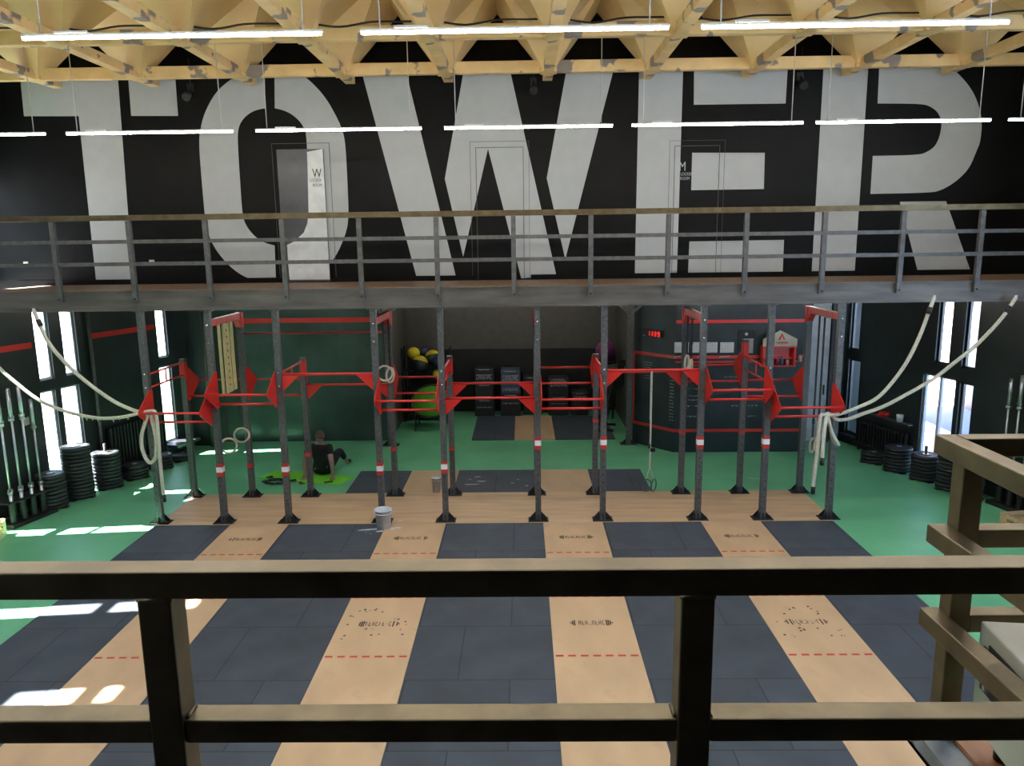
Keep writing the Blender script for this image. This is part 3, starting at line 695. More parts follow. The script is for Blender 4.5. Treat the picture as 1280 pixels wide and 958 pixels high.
# ------------------------------------------------------------------ climbing ropes
def rope_thing(label, pts, y, r, tail, cap_end=True, anchor=True):
    P3 = [aty(u, v, y) for u, v in pts]; t = thing('climbing_rope', label, 'rope', P3[0])
    T3 = [aty(u, v, yy) for u, v, yy in tail]
    full = catmull(P3+T3, 8)
    MB().tube(full, r, 10).build('rope', 'rope', t)
    if 'frayed' in label:
        mb = MB()
        for k in range(46):
            p = full[random.randrange(28, 62)]; e = p+Vector((random.uniform(-.03, .03), random.uniform(-.02, .02), random.uniform(-.075, .04)))
            mb.tube([p, (p+e)/2+Vector((0,0,-.005)), e], .008, 5, rs=[.012,.009,.003])
        tag(mb.build('fray', 'rope', t), kind='stuff')
    if anchor:
        a, b = P3[0], P3[1]; d = (b-a).normalized()
        MB().tube([a+Vector((0,0,.03)), a, a+d*.12], .02, 8).build('shackle', 'silver', t)
        MB().tube([a+d*.14, a+d*.24], r*1.35, 10).build('clamp', 'blacksteel', t)
    if cap_end:
        e = full[-1]; d = (full[-1]-full[-3]).normalized()
        MB().tube([e-d*.02, e+d*.09], r*1.2, 10).build('rope_end', 'blacksteel', t)
    return t
YL = 10.62
rope_thing('pale climbing rope from the walkway edge on the left, ending in a loop', [(42,388),(60,427),(83,455),(105,475),(130,494),(150,506),(170,514),(184,517)], YL, .027,
    [(181,530,YL-.05),(177,545,YL-.05),(178,562,YL-.05),(184,576,YL-.05),(190,578,YL-.06),(195,570,YL-.07),(195,548,YL-.07),(190,524,YL-.04),(189,518,YL)], cap_end=False)
rope_thing('pale frayed climbing rope, lower one of the left pair', [(-16,440),(0,461),(25,483),(48,500),(75,512),(100,519),(125,523),(150,522),(170,518),(188,514)], YL-.06, .025,
    [(195,518,YL-.1),(198,545,YL-.1),(200,575,YL-.1),(203,605,YL-.1),(204.5,620,YL-.1)])
YRp = 10.55
rope_thing('pale climbing rope, upper one of the right pair, ending low', [(1168,372),(1160,393),(1149,421.5),(1135,450),(1117,476),(1096,498),(1071,510),(1052,517),(1040,519)], YRp, .026,
    [(1031,519,YRp-.1),(1025,523,YRp-.12),(1022,560,YRp-.12),(1018,595,YRp-.12),(1016.5,610,YRp-.12)])
rope_thing('pale climbing rope, lower one of the right pair', [(1270,372),(1252,398),(1222,430),(1195,452),(1165,475),(1130,495),(1105,508),(1080,517),(1060,524),(1046,524.5),(1037,518)], YRp+.06, .026,
    [(1033,519,YRp-.06),(1038,535,YRp-.06),(1043,548,YRp-.06),(1048,556,YRp-.02),(1043,553,YRp),(1039,540,YRp),(1034,521,YRp-.08),(1031,535,YRp-.16),(1029,555,YRp-.16),(1028,574,YRp-.16)])

# ------------------------------------------------------------------ plate stacks
PT = .063
pm = MB().lathe([(.026,0),(.19,0),(.215,.006),(.225,.014),(.225,.047),(.215,.055),(.19,PT-.001),(.165,PT-.001),(.15,PT-.008),(.07,PT-.008),(.065,PT-.001),(.026,PT-.001),(.026,0)], n=36)
def mk_plate(z):
    o = pm.build('bumper_plate', 'plate'); return o
plate0 = [None]
def stack(x, y, n, desc, tilt=0, pin=False):
    for k in range(n):
        if plate0[0] is None:
            o = pm.build('bumper_plate', 'plate'); MB().lathe([(.026,.002),(.05,.002),(.05,PT+.001),(.026,PT+.001),(.026,.002)], n=18).build('hub', 'silver', o); plate0[0] = o
        else: o = copy_tree(plate0[0])
        o.location = (x+random.uniform(-.006, .006), y+random.uniform(-.006, .006), .012+k*PT); o.rotation_euler = (0,0,random.random()*6)
        pos = 'topmost' if k == n-1 else 'lowest' if k == 0 else '%s from the bottom' % ORD[k]
        tag(o, 'black rubber bumper plate, %s %s' % (pos, desc), 'weight plate', 'bumper plates '+desc)
    t = thing('plate_trolley', 'low black base under the bumper plates '+desc, 'stand', (x, y, 0))
    MB().box(x-.24, x+.24, y-.05, y+.05, 0, .012).box(x-.05, x+.05, y-.24, y+.24, 0, .012).build('base', 'blacksteel', t)
    if pin: MB().tube([(x, y, .012), (x, y, .012+n*PT+.14)], .022, 10).build('pin', 'blacksteel', t)
stack(-7.60, 11.56, 9, 'of the stack beside the left barbells')
stack(-7.46, 12.08, 14, 'of the tallest stack before the left windows')
stack(-7.27, 12.62, 10, 'of the second tallest stack on the left', pin=True)
stack(-7.06, 13.15, 4, 'of the low pile nearest the left radiator')
stack(-6.90, 13.75, 4, 'of the low pile before the left radiator')
stack(-6.72, 14.3, 2, 'of the smallest pile near the left corner window')
stack(7.08, 12.14, 11, 'of the tall stack behind the right handrail')
stack(6.93, 12.68, 7, 'of the stack below the white glazed door', pin=True)
stack(6.72, 13.2, 7, 'of the dark stack below the white cup')
stack(6.55, 13.75, 3, 'of the lowest pile on the right')
stack(7.07, 11.63, 10, 'of the stack hidden behind the handrail post')

# ------------------------------------------------------------------ barbells in holders
def barbells(pts, side, x0, y0, dx, dy, wherelabel):
    t = thing('barbell_holder', 'black upright barbell holder standing by the %s wall' % side, 'rack', (x0, y0, 0))
    n = len(pts); mb = MB(); d = Vector((dx, dy, 0)).normalized(); nn = Vector((d.y, -d.x, 0)); L = math.hypot(dx, dy)
    c0 = Vector((x0, y0, 0))-d*.12; c1 = Vector((x0+dx, y0+dy, 0))+d*.12
    mb.bar(c0+Vector((0,0,.03)), c1+Vector((0,0,.03)), .34, .06)
    mb.build('base', 'blacksteel', t)
    for k, (f, o, top) in enumerate(pts):
        p = Vector((x0, y0, 0))+d*(L*f)+nn*o
        MB().tube([p+Vector((0,0,.06)), p+Vector((0,0,.40))], .05, 12, cap=False).build('socket_tube', 'blacksteel', t)
    MB().bar(c0+Vector((0,0,.38)), c1+Vector((0,0,.38)), .30, .02).build('top_plate', 'blacksteel', t)
    for k, (f, o, top) in enumerate(pts):
        p = Vector((x0, y0, 0))+d*(L*f)+nn*o
        b = thing('barbell', 'upright chrome barbell in the %s holder, %s from the %s' % (side, ORD[k], wherelabel), 'barbell', p+Vector((0,0,.07)), 'barbells in the %s holder' % side)
        z = lambda q: p+Vector((0,0,q))
        MB().tube([z(top-.44), z(.52)], .0145, 10).build('shaft', 'silver', b)
        MB().tube([z(top), z(top-.43)], .026, 12).build('sleeve', 'silver', b)
        MB().tube([z(.08), z(.50)], .026, 12).build('sleeve', 'silver', b)
        MB().tube([z(top-.46), z(top-.42)], .038, 12).tube([z(.50), z(.54)], .038, 12).build('collar', 'silver', b)
barbells([(0,.05,2.0),(.16,-.05,2.02),(.32,.05,2.05),(.48,-.05,2.06),(.64,.05,2.08),(.8,-.05,2.0),(.96,.05,1.85)], 'left', -7.74, 10.76, .14, .54, 'near end')
barbells([(0,.05,2.0),(.16,-.05,2.06),(.32,.05,2.02),(.48,-.05,1.92),(.64,.05,2.05),(.8,-.05,2.04),(.96,.05,2.0)], 'right', 7.45, 11.38, .15, -.55, 'far end')
# notice tag on the wall by the left barbells
p = PL(sl(11.6), 1.42, -.012); tag(MB().box(p.x-.005, p.x+.012, p.y-.08, p.y+.08, 1.36, 1.48).build('sign', 'cream', loc=p), 'small pale tag on the wall beside the left barbells', 'sign')

# ------------------------------------------------------------------ radiators
def radiator(P, s0, s1, z0, z1, label, off=.16):
    t = thing('radiator', label, 'radiator', P((s0+s1)/2, 0, -off))
    n = int((s1-s0)/.075)
    for k in range(n):
        s = s0+(s1-s0)*(k+.5)/n
        mb = MB(); vs = [P(a, z, tt) for z in (z0, z1) for tt in (-off, -.05) for a in (s-.023, s+.023)]
        mb.add(vs, [(0,2,3,1),(4,5,7,6),(0,1,5,4),(2,6,7,3),(0,4,6,2),(1,3,7,5)])
        mb.build('fin', 'recessblack', t, bevel=.008)
    for z in (z0+.05, z1-.05): MB().tube([P(s0, z, -.1), P(s1, z, -.1)], .02, 8).build('pipe', 'recessblack', t)
    for s in (s0+.1, s1-.1): MB().tube([P(s, 0, -.1), P(s, z0+.05, -.1)], .015, 8).build('foot', 'recessblack', t)
radiator(PL, sl(13.05), sl(14.4), .12, .95, 'black finned radiator on the left wall behind the low plate piles')
radiator(PR, sr(13.45), sr(14.75), .1, .62, 'black finned radiator on the right wall behind the ropes', .12)
# sill ledges below the corner windows
def ledge(P, s0, s1, z, d, label):
    vs = [P(a, zz, tt) for zz in (z-.05, z) for tt in (-d, 0) for a in (s0, s1)]
    mb = MB().add(vs, [(0,2,3,1),(4,5,7,6),(0,1,5,4),(2,6,7,3),(0,4,6,2),(1,3,7,5)])
    tag(mb.build('window_ledge', 'darkframe', loc=P((s0+s1)/2, z, 0)), label, 'ledge')
ledge(PL, sl(14.44), sl(15.1), .27, .35, 'dark ledge below the far left corner window')
ledge(PR, sr(14.8), sr(15.25), .20, .10, 'dark ledge below the far right corner window')
# rail with things above the right radiator
a, b = PR(sr(13.35), .80, -.14), PR(sr(14.35), .80, -.14)
t = thing('wall_shelf', 'thin grey shelf rail above the right radiator', 'shelf', (a+b)/2)
MB().bar(a, b, .10, .02).build('board', 'steel', t)
for s in (13.5, 14.2): MB().bar(PR(sr(s), .79, 0), PR(sr(s), .79, -.14), .02, .015).build('bracket', 'steel', t)
p = PR(sr(13.62), .81, -.13)
tag(MB().lathe([(.0,0),(.05,0),(.065,.13),(.055,.13),(.045,.012),(0,.012)], p, 18).build('cup', 'paper', loc=p), 'white cup on the thin shelf by the right wall', 'cup')
p = PR(sr(14.05), .81, -.13)
tag(MB().ball(p+Vector((0,0,.05)), .06, 12, sc=(1.4,1,.8)).ball(p+Vector((.06,-.05,.05)), .05, 12).box(p.x-.1, p.x+.04, p.y-.03, p.y+.03, p.z, p.z+.03).build('resistance_band', 'red', loc=p), 'bunched red band on the thin shelf by the right wall', 'band')

# ------------------------------------------------------------------ crates
def crate(x, y, rz, label, l=.55, w=.38, h=.24):
    t = thing('wooden_crate', label, 'crate', (x, y, 0))
    Mx = Matrix.Translation((x, y, 0)) @ Matrix.Rotation(rz, 4, 'Z')
    for s in (-1, 1):
        mb = MB()
        for k in range(3): mb.box(-l/2, l/2, s*w/2-.01, s*w/2+.01, .012+k*.078, .012+k*.078+.068, M=Mx)
        mb.build('side_slats', 'crate', t)
        mb = MB()
        mb.box(s*l/2-.01, s*l/2+.01, -w/2+.012, w/2-.012, .0, h*.55, M=Mx).box(s*l/2-.01, s*l/2+.01, -w/2+.012, w/2-.012, h*.78, h, M=Mx)
        mb.box(s*l/2-.01, s*l/2+.01, -w/2+.012, -.06, h*.55, h*.78, M=Mx).box(s*l/2-.01, s*l/2+.01, .06, w/2-.012, h*.55, h*.78, M=Mx)
        mb.build('end_board', 'crate', t)
    MB().box(-l/2+.012, l/2-.012, -w/2+.012, w/2-.012, .0, .012, M=Mx).build('bottom', 'crate', t)
crate(-7.8, 10.2, R(15), 'pale pine crate on the green floor by the left barbells', .5, .36, .22)
crate(-8.05, 9.9, R(15), 'pine crate against the left wall behind the nearer crate', .3, .28, .25)
crate(7.1, 10.25, R(10), 'pine crate on the green floor by the right barbells', .5, .38, .24)

# ------------------------------------------------------------------ lime mat, person, small things
mc = Vector((-3.92, 13.03, 0)); ma = math.atan2(-.43, 1.73)*.62
mb = MB(); Mx = Matrix.Translation(mc) @ Matrix.Rotation(ma, 4, 'Z')
pts = [(-4.78,13.05),(-4.57,13.50),(-3.05,13.06),(-3.24,12.58)]
mb = MB().prism([(x, y, .001) for x, y in pts], (0,0,.009))
tag(mb.build('yoga_mat', 'mat_lime', loc=(-3.92,13.03,0)), 'lime green yoga mat on the green floor under the seated person', 'mat')
p = atz(410.5, 603, .01); tag(MB().box(-.075, .075, -.037, .037, 0, .009, M=Matrix.Translation(p) @ Matrix.Rotation(R(25), 4, 'Z')).build('phone', 'blacksteel', loc=p, bevel=.003), 'black phone lying on the lime yoga mat', 'phone')
p = atz(339, 598, .01); tag(MB().ball(p+Vector((0,0,.025)), .03, 10, sc=(1.6,1,.8)).tube([p+Vector((-.04,0,.02)), p+Vector((-.09,.02,.015))], .012, 6).build('earphones', 'blacksteel', loc=p), 'small dark pouch at the left end of the lime yoga mat', 'pouch')
p = atz(376, 606, 0); tag(MB().ball(p+Vector((0,0,.03)), .032, 12, sc=(1,1,.95)).tube([p+Vector((.02,0,.02)), p+Vector((.07,.01,.02))], .016, 8).build('massage_ball', mat('brown_rubber', (.22,.08,.05), .6), loc=p), 'small brown massage ball on the floor before the lime mat', 'ball')
p = atz(346, 604, 0); pts = []
for k in range(90):
    a = k*.28; r = .15+.03*math.sin(k*.7); pts.append(p+Vector((math.cos(a)*r*1.35+.03*math.sin(k*.21), math.sin(a)*r*.8, .008+.0004*k)))
t = thing('jump_rope', 'black skipping rope coiled on the green floor left of the lime mat', 'rope', p)
MB().tube(pts, .0085, 6).build('cord', 'blacksteel', t)
MB().tube([pts[-1], pts[-1]+Vector((.16,.06,0))], .015, 8).build('handle', 'blacksteel', t)

def skin_mesh(name, chains, mat_, parent, sub=2, root=0):
    """chains: list of lists of (co, radius); equal coordinates are merged into one joint"""
    vs = []; rad = []; ed = []; idx = {}
    for ch in chains:
        prev = None
        for c, r in ch:
            key = tuple(round(q, 4) for q in c)
            if key not in idx: idx[key] = len(vs); vs.append(Vector(c)); rad.append(r)
            i = idx[key]
            if prev is not None and prev != i: ed.append((prev, i))
            prev = i
    off = parent.location if parent else Vector((0,0,0))
    me = bpy.data.meshes.new(name); me.from_pydata([v-off for v in vs], ed, []); o = bpy.data.objects.new(name, me); COL.objects.link(o)
    o.modifiers.new('skin', 'SKIN'); sv = me.skin_vertices[0].data
    for i, r in enumerate(rad): sv[i].radius = (r, r) if not isinstance(r, tuple) else r; sv[i].use_root = (i == root)
    m = o.modifiers.new('s', 'SUBSURF'); m.levels = m.render_levels = sub
    dg = bpy.context.evaluated_depsgraph_get(); nm = bpy.data.meshes.new_from_object(o.evaluated_get(dg)); bpy.data.objects.remove(o)
    nm.materials.append(MT[mat_]); 
    for q in nm.polygons: q.use_smooth = True
    o = bpy.data.objects.new(name, nm); COL.objects.link(o)
    if parent: o.parent = parent
    return o
hp = Vector((-3.66, 13.20, .012))
per = thing('person', 'person in black t-shirt and trousers sitting on a lime mat, leaning back on hands', 'person', hp)
def q(x, y, z): return (hp.x+x, hp.y+y, hp.z+z)
pel = q(0,0,.115); sp1 = q(0,-.05,.26); sp2 = q(.0,-.10,.42); chest = q(.0,-.125,.53); nb = q(.005,-.12,.60); nt = q(.01,-.105,.655); hd0 = q(.015,-.10,.72)
shL = q(-.175,-.13,.545); shR = q(.18,-.13,.545); elL = q(-.25,-.24,.30); elR = q(.245,-.26,.30); wrL = q(-.265,-.20,.055); wrR = q(.255,-.24,.055)
hiL = q(-.095,.02,.10); hiR = q(.095,.02,.10); knL = q(-.14,.38,.34); knR = q(.24,.36,.36); anL = q(-.16,.66,.07); anR = q(.30,.62,.07)
ch = [[(pel,.085),(sp1,.10),(sp2,.12),(chest,.122),(nb,.062),(nt,.052)],
      [(chest,.122),(shL,.062),(elL,.043),(wrL,.028)], [(chest,.122),(shR,.062),(elR,.043),(wrR,.028)],
      [(pel,.085),(hiL,.07),(knL,.055),(anL,.038)], [(pel,.085),(hiR,.07),(knR,.055),(anR,.038)],
      [(anL,.038),(q(-.165,.70,.035),.033),(q(-.17,.82,.03),.026)], [(anR,.038),(q(.31,.66,.035),.033),(q(.33,.78,.03),.026)]]
for wr, sx in ((wrL, -1), (wrR, 1)):
    w = Vector(wr); pa = tuple(w+Vector((sx*.006,-.03,-.03)))
    ch.append([(wr,.028),(pa,.026)])
    for f in range(4):
        dx = sx*(-.027+.018*f); k1 = w+Vector((dx*1.0+sx*.006,-.065,-.036)); k2 = w+Vector((dx*1.35+sx*.008,-.095-.01*(f in (1,2)),-.042)); k3 = w+Vector((dx*1.5+sx*.008,-.12-.014*(f in (1,2)),-.046))
        ch.append([(pa,.026),(tuple(k1),.0105),(tuple(k2),.0095),(tuple(k3),.008)])
    k1 = w+Vector((-sx*.03,-.04,-.035)); k2 = w+Vector((-sx*.055,-.062,-.044)); ch.append([(pa,.026),(tuple(k1),.012),(tuple(k2),.009)])
body = skin_mesh('body', ch, 'skin', per)
# head with face, merged into the body mesh
def head_mesh():
    mb = MB(); c = Vector(hd0)+Vector((0,.008,.025)); Mr = Matrix.Rotation(R(-14), 3, 'Z') @ Matrix.Rotation(R(-12), 3, 'X')
    mb.ball(c, .088, 28, sc=(.84,1.0,1.12), M=Mr)
    mb.ball(c+Mr @ Vector((0,.045,-.058)), .05, 20, sc=(.95,.9,.9), M=Mr)
    mb.ball(c+Mr @ Vector((0,.092,-.012)), .014, 12, sc=(.8,1.2,1.5), M=Mr)
    for s in (-1, 1):
        mb.ball(c+Mr @ Vector((s*.076,-.002,-.005)), .022, 12, sc=(.4,.75,1.25), M=Mr)
        mb.ball(c+Mr @ Vector((s*.03,.078,.012)), .010, 10, M=Mr)
    mb.ball(c+Mr @ Vector((0,.086,-.05)), .012, 10, sc=(1.7,.6,.5), M=Mr)
    return mb, c, Mr
hm, hc, Mr = head_mesh()
ho = hm.build('h', 'skin', per)
bm = bmesh.new(); bm.from_mesh(body.data); bm.from_mesh(ho.data); bm.to_mesh(body.data); bm.free(); bpy.data.objects.remove(ho)
for q_ in body.data.polygons: q_.use_smooth = True
mb = MB(); n = 28; vs = []; fs = []
for i in range(9):
    t_ = i/8*R(118)
    for j in range(n):
        p_ = 2*PI*j/n; lim = R(70) if math.sin(p_) > .35 else R(118)
        tt = t_*lim/R(118); vs.append(hc+Mr @ Vector((.097*.86*math.sin(tt)*math.cos(p_), .097*1.02*math.sin(tt)*math.sin(p_), .097*1.12*math.cos(tt))))
for i in range(8):
    for j in range(n): fs.append((i*n+j, i*n+(j+1) % n, (i+1)*n+(j+1) % n, (i+1)*n+j))
mb.add(vs, fs, 0, True); mb.build('hair', 'hair', per)
def lerp(a, b, t): return tuple(Vector(a)*(1-t)+Vector(b)*t)
skin_mesh('t_shirt', [[(q(0,-.01,.09),.13),(pel,.134),(sp1,.138),(sp2,.145),(chest,.140),(q(.003,-.122,.585),.085)], [(chest,.140),(shL,.078),(lerp(shL,elL,.55),.066)], [(chest,.140),(shR,.078),(lerp(shR,elR,.55),.066)]], 'shirt', per)
skin_mesh('trousers', [[(q(0,-.035,.21),.130),(pel,.138)], [(pel,.138),(hiL,.106),(knL,.072),(lerp(knL,anL,.75),.052)], [(pel,.124),(hiR,.106),(knR,.072),(lerp(knR,anR,.75),.052)]], 'shirt', per)
for kn, an, nm in ((anL, q(-.17,.82,.03), 'shoe'), (anR, q(.33,.78,.03), 'shoe')):
    skin_mesh('shoe', [[(tuple(Vector(kn)+Vector((0,.0,-.02))),.046),(lerp(kn, an, .5),.044),(an,.034)]], 'shirt', per)

def bucket(x, y, r, h, label, m='bucket'):
    t = thing('bucket', label, 'bucket', (x, y, HP))
    MB().lathe([(0,.004),(r*.8,.0),(r*.97,h*.96),(r*1.06,h*.96),(r*1.06,h),(r*.98,h),(r*.94,h*.94),(r*.77,.01),(0,.01)], (x,y,HP), 28).build('shell', m, t)
    MB().lathe([(r*1.0,h*.84),(r*1.05,h*.84),(r*1.05,h*.80),(r*.99,h*.80)], (x,y,HP), 28).build('rim_band', m, t)
    pts = [(x+math.cos(a)*r*1.06, y-.01-.04*math.sin(a), HP+h*.86-.10*math.sin(a)) for a in [PI*k/12 for k in range(13)]]
    MB().tube(pts, .004, 6).build('handle', 'wire', t)
    MB().lathe([(0,h*.7),(r*.9,h*.7)], (x,y,HP), 20).build('chalk', 'chalkdust', t)
bucket(-2.07, 10.56, .125, .28, 'grey plastic chalk bucket with rim at the foot of a front rig post')
bucket(-1.47, 12.18, .078, .25, 'slim pale plastic bucket behind a front rig post', 'paper')
def dust(pts, label):
    mb = MB()
    for (x, y, rx, ry, a) in pts:
        n = 14; ring = []
        for k in range(n):
            w = random.uniform(.6, 1.15); c, s = math.cos(2*PI*k/n)*rx*w, math.sin(2*PI*k/n)*ry*w
            ring.append((x+c*math.cos(a)-s*math.sin(a), y+c*math.sin(a)+s*math.cos(a), HP+.0016))
        mb.add(ring, [list(range(n))])
    o = mb.build('chalk_dust', 'chalkdust', loc=(pts[0][0], pts[0][1], HP)); tag(o, label, 'chalk', None, 'stuff')
dust([(-2.27,10.47,.16,.035,.25),(-1.9,10.52,.10,.05,.2),(-2.38,10.45,.06,.011,.15),(-2.2,10.5,.05,.025,.5),(-2.1,10.40,.06,.03,.3),(-1.93,10.47,.06,.02,.1),(-1.86,10.83,.05,.02,.1),(-2.3,10.36,.012,.008,0),(-2.22,10.31,.012,.008,0)], 'white chalk dust spilled around the grey bucket')
dust([(-.75,12.72,.10,.022,0),(-.82,12.98,.07,.018,0),(-.9,12.55,.14,.02,.05),(-.2,12.6,.05,.012,0),(-.1,12.8,.03,.012,0),(.05,12.45,.03,.02,0),(-.95,12.84,.03,.012,0)], 'white chalk smears on the middle black mat behind the rig')
dust([(4.05,12.75,.13,.022,-.15)], 'thin white scuff on the green floor between right rig posts')

# ------------------------------------------------------------------ dark recess
x, y = -2.25, 17.55
t = thing('ball_rack', 'black steel rack holding medicine balls in the dark recess', 'rack', (x, y, 0))
for sx in (-.55, .55):
    for sy in (-.2, .2): MB().bar((x+sx, y+sy, 0), (x+sx, y+sy, 1.75), .04).build('post', 'recessblack', t)
for z in (.2, .75, 1.2): MB().bar((x-.55, y-.12, z), (x+.55, y-.12, z), .03).bar((x-.55, y+.15, z), (x+.55, y+.15, z), .03).box(x-.55, x+.55, y-.12, y+.15, z-.004, z+.004).build('shelf', 'recessblack', t)
def med_ball(u, v, yy, r, c1, c2, label, rot=0):
    p = aty(u, v, yy); t = thing('medicine_ball', label, 'ball', p, 'medicine balls in the recess')
    Mr_ = Matrix.Rotation(rot, 3, 'Y') @ Matrix.Rotation(-.35, 3, 'X')
    mb = MB(); mb.ball(p, r, 24, M=Mr_)
    for i, f in enumerate(mb.f):
        c = sum(((Mr_.inverted() @ (mb.v[k]-p)) for k in f), Vector())/4
        mb.m[i] = 1 if c.z > r*.3 else 0
    mb.build('shell', [c1, c2], t)
med_ball(517, 442, 17.65, .15, 'yellow', 'yellow', 'all yellow medicine ball at the left of the top row in the recess')
med_ball(525, 455, 17.42, .19, 'boxblack', 'yellow', 'large black medicine ball with yellow cap at the front in the recess', .25)
med_ball(541, 447, 17.6, .18, 'boxblack', 'yellow', 'black medicine ball with yellow crescent beside the blue one', -.2)
med_ball(550, 454, 17.4, .16, 'blue', 'blue', 'dark blue medicine ball just left of a rig post')
med_ball(548, 468, 17.42, .13, 'yellow', 'yellow', 'yellow ball low behind the red bars in the recess')
med_ball(531, 439, 17.75, .12, 'blue', 'boxblack', 'dark blue and black medicine ball at the back of the top row')
# rebounder
c = Vector((-2.08, 16.75, .62)); Mr_ = Matrix.Rotation(R(42), 3, 'X')
t = thing('rebounder', 'round green mini trampoline tilted on thin black legs in the recess', 'trampoline', (c.x, c.y, 0))
MB().lathe([(0,0),(.43,0),(.43,.012),(0,.012)], c, 40, M=Mr_).build('bed', 'lime', t)
MB().tube([c+Mr_ @ Vector((.46*math.cos(a), .46*math.sin(a), 0)) for a in [2*PI*k/36 for k in range(36)]], .022, 8, closed=True).build('frame', 'recessblack', t)
for sx in (-.33, .33):
    f = c+Mr_ @ Vector((sx, -.32, 0)); g = c+Mr_ @ Vector((sx, .32, 0))
    MB().tube([f, (f.x, f.y-.15, .015)], .014, 8).build('leg', 'recessblack', t); MB().tube([g, (g.x, g.y+.1, .015)], .014, 8).build('leg', 'recessblack', t)
# soft boxes stacked
def print_strip(mb, x0, x1, y, z0, z1, mi):
    n = 7; p = (x1-x0)/n; w = p*.18
    for k in range(n):
        a = x0+p*k+p*.12; b = x0+p*(k+1)-p*.12
        mb.box(a, a+w, y-.003, y, z0, z1, mi); mb.box(a, b, y-.003, y, z1-(z1-z0)*.2, z1, mi)
        if k % 2: mb.box(a, b, y-.003, y, (z0+z1)/2-.008, (z0+z1)/2+.008, mi)
        if k % 3: mb.box(b-w, b, y-.003, y, z0, z1, mi)
        else: mb.box(a, b, y-.003, y, z0, z0+(z1-z0)*.2, mi)
def soft_box(x0, x1, z0, z1, y, m, label, prints):
    t = thing('soft_box', label, 'box', ((x0+x1)/2, y, z0), 'padded jump boxes in the recess')
    MB().box(x0, x1, y, y+.5, z0, z1).build('pad', m, t, bevel=.02)
    for (a, b) in prints:
        mb = MB(); print_strip(mb, x0+.04, x1-.04, y-.001, z0+(z1-z0)*a, z0+(z1-z0)*b, 0); mb.build('print', 'label', t)
    MB().bar((x0+.1, y-.008, z1-.035), (x1-.1, y-.008, z1-.035), .012).build('grip', 'label', t)
soft_box(-1.16,-.70, .0, .42, 17.85, 'boxblack', 'black padded box at the bottom of the left stack in the recess', [(.5,.56)])
soft_box(-1.15,-.71, .422, .80, 17.85, 'boxblack', 'black padded box in the middle of the left stack in the recess', [(.15,.2)])
soft_box(-1.16,-.70, .802, 1.18, 17.85, 'boxblack', 'black padded box with white lettering on top of the left stack in the recess', [(.3,.6)])
soft_box(-.54,-.05, .0, .55, 17.85, 'boxblack', 'black padded box under the slate blue box in the recess', [(.55,.6)])
soft_box(-.53,-.06, .552, 1.13, 17.85, 'boxblue', 'slate blue padded box with white lettering in the recess', [(.12,.24),(.55,.78)])
soft_box(.0,.45, .0, .95, 17.95, 'boxblack', 'tall black padded box hidden behind a front post in the recess', [(.7,.78)])
soft_box(.62,1.10, .0, .48, 17.85, 'boxblack', 'black padded box below the right lettered box in the recess', [(.6,.64)])
soft_box(.62,1.10, .482, .92, 17.85, 'boxblack', 'black padded box with white lettering on the right in the recess', [(.55,.85)])
soft_box(1.17,1.58, .0, .57, 17.85, 'boxblack', 'low black padded box rightmost of the boxes in the recess', [(.75,.85)])
# right side of the recess: balls and a stored rower
rk = Vector((1.92, 17.5, 0)); t = thing('ball_stand', 'dark stand carrying large balls at the right of the recess', 'stand', rk)
for sx in (-.2, .2): MB().bar((rk.x+sx, rk.y, 0), (rk.x+sx, rk.y, 1.4), .04).build('post', 'recessblack', t)
for z in (.75, 1.05, 1.38): MB().tube([rk+Vector((.2*math.cos(a), .2*math.sin(a), z)) for a in [2*PI*k/20 for k in range(20)]], .015, 6, closed=True).build('hoop', 'recessblack', t)
for (z, r, m, lb) in ((1.62, .24, 'purple', 'purple exercise ball on top of the stand at the right of the recess'), (1.2, .13, 'cream', 'pale ball in the middle of the stand at the right of the recess'), (.9, .12, 'cream', 'pale ball lower on the stand at the right of the recess')):
    p = rk+Vector((.02, -.02, z)); mb = MB().ball(p, r, 24).lathe([(r*1.003,-.006),(r*1.006,0),(r*1.003,.006)], p, 24)
    tag(mb.build('exercise_ball', m, loc=p), lb, 'ball')
for k, (xx, yy, lb) in enumerate(((1.88, 16.35, 'black rowing machine leaning upright at the right of the recess, nearer one'), (2.0, 16.9, 'black rowing machine leaning upright at the right of the recess, farther one'))):
    t = thing('rowing_machine', lb, 'rowing machine', (xx, yy, 0), 'rowers stored in the recess')
    a = Vector((xx-.15, yy, .05)); b = Vector((xx+.22, yy+.1, 1.35))
    MB().bar(a, b, .06, .09).build('rail', 'boxblack', t)
    MB().bar(a+(b-a)*.15+Vector((-.03,-.05,.0)), a+(b-a)*.75+Vector((-.03,-.05,0)), .012).build('rail_strip', 'steel', t)
    MB().lathe([(.03,-.06),(.24,-.06),(.26,-.04),(.26,.04),(.24,.06),(.03,.06)], b+Vector((-.12,.02,-.22)), 28, M=Matrix.Rotation(R(90), 3, 'X')).build('flywheel', 'boxblack', t)
    MB().box(-.13, .13, -.05, .05, -.08, .08, M=Matrix.Translation(a+(b-a)*.35+Vector((-.08,-.06,.02)))).build('seat', 'boxblack', t, bevel=.02)
    MB().bar(b+Vector((.0,-.05,-.02)), b+Vector((.03,-.25,.1)), .03).box(b.x-.05, b.x+.09, b.y-.28, b.y-.24, b.z+.03, b.z+.17).build('monitor_arm', 'boxblack', t)
    MB().bar(a+Vector((-.2,-.12,-.02)), a+Vector((.25,-.12,-.02)), .05).build('foot', 'recessblack', t)

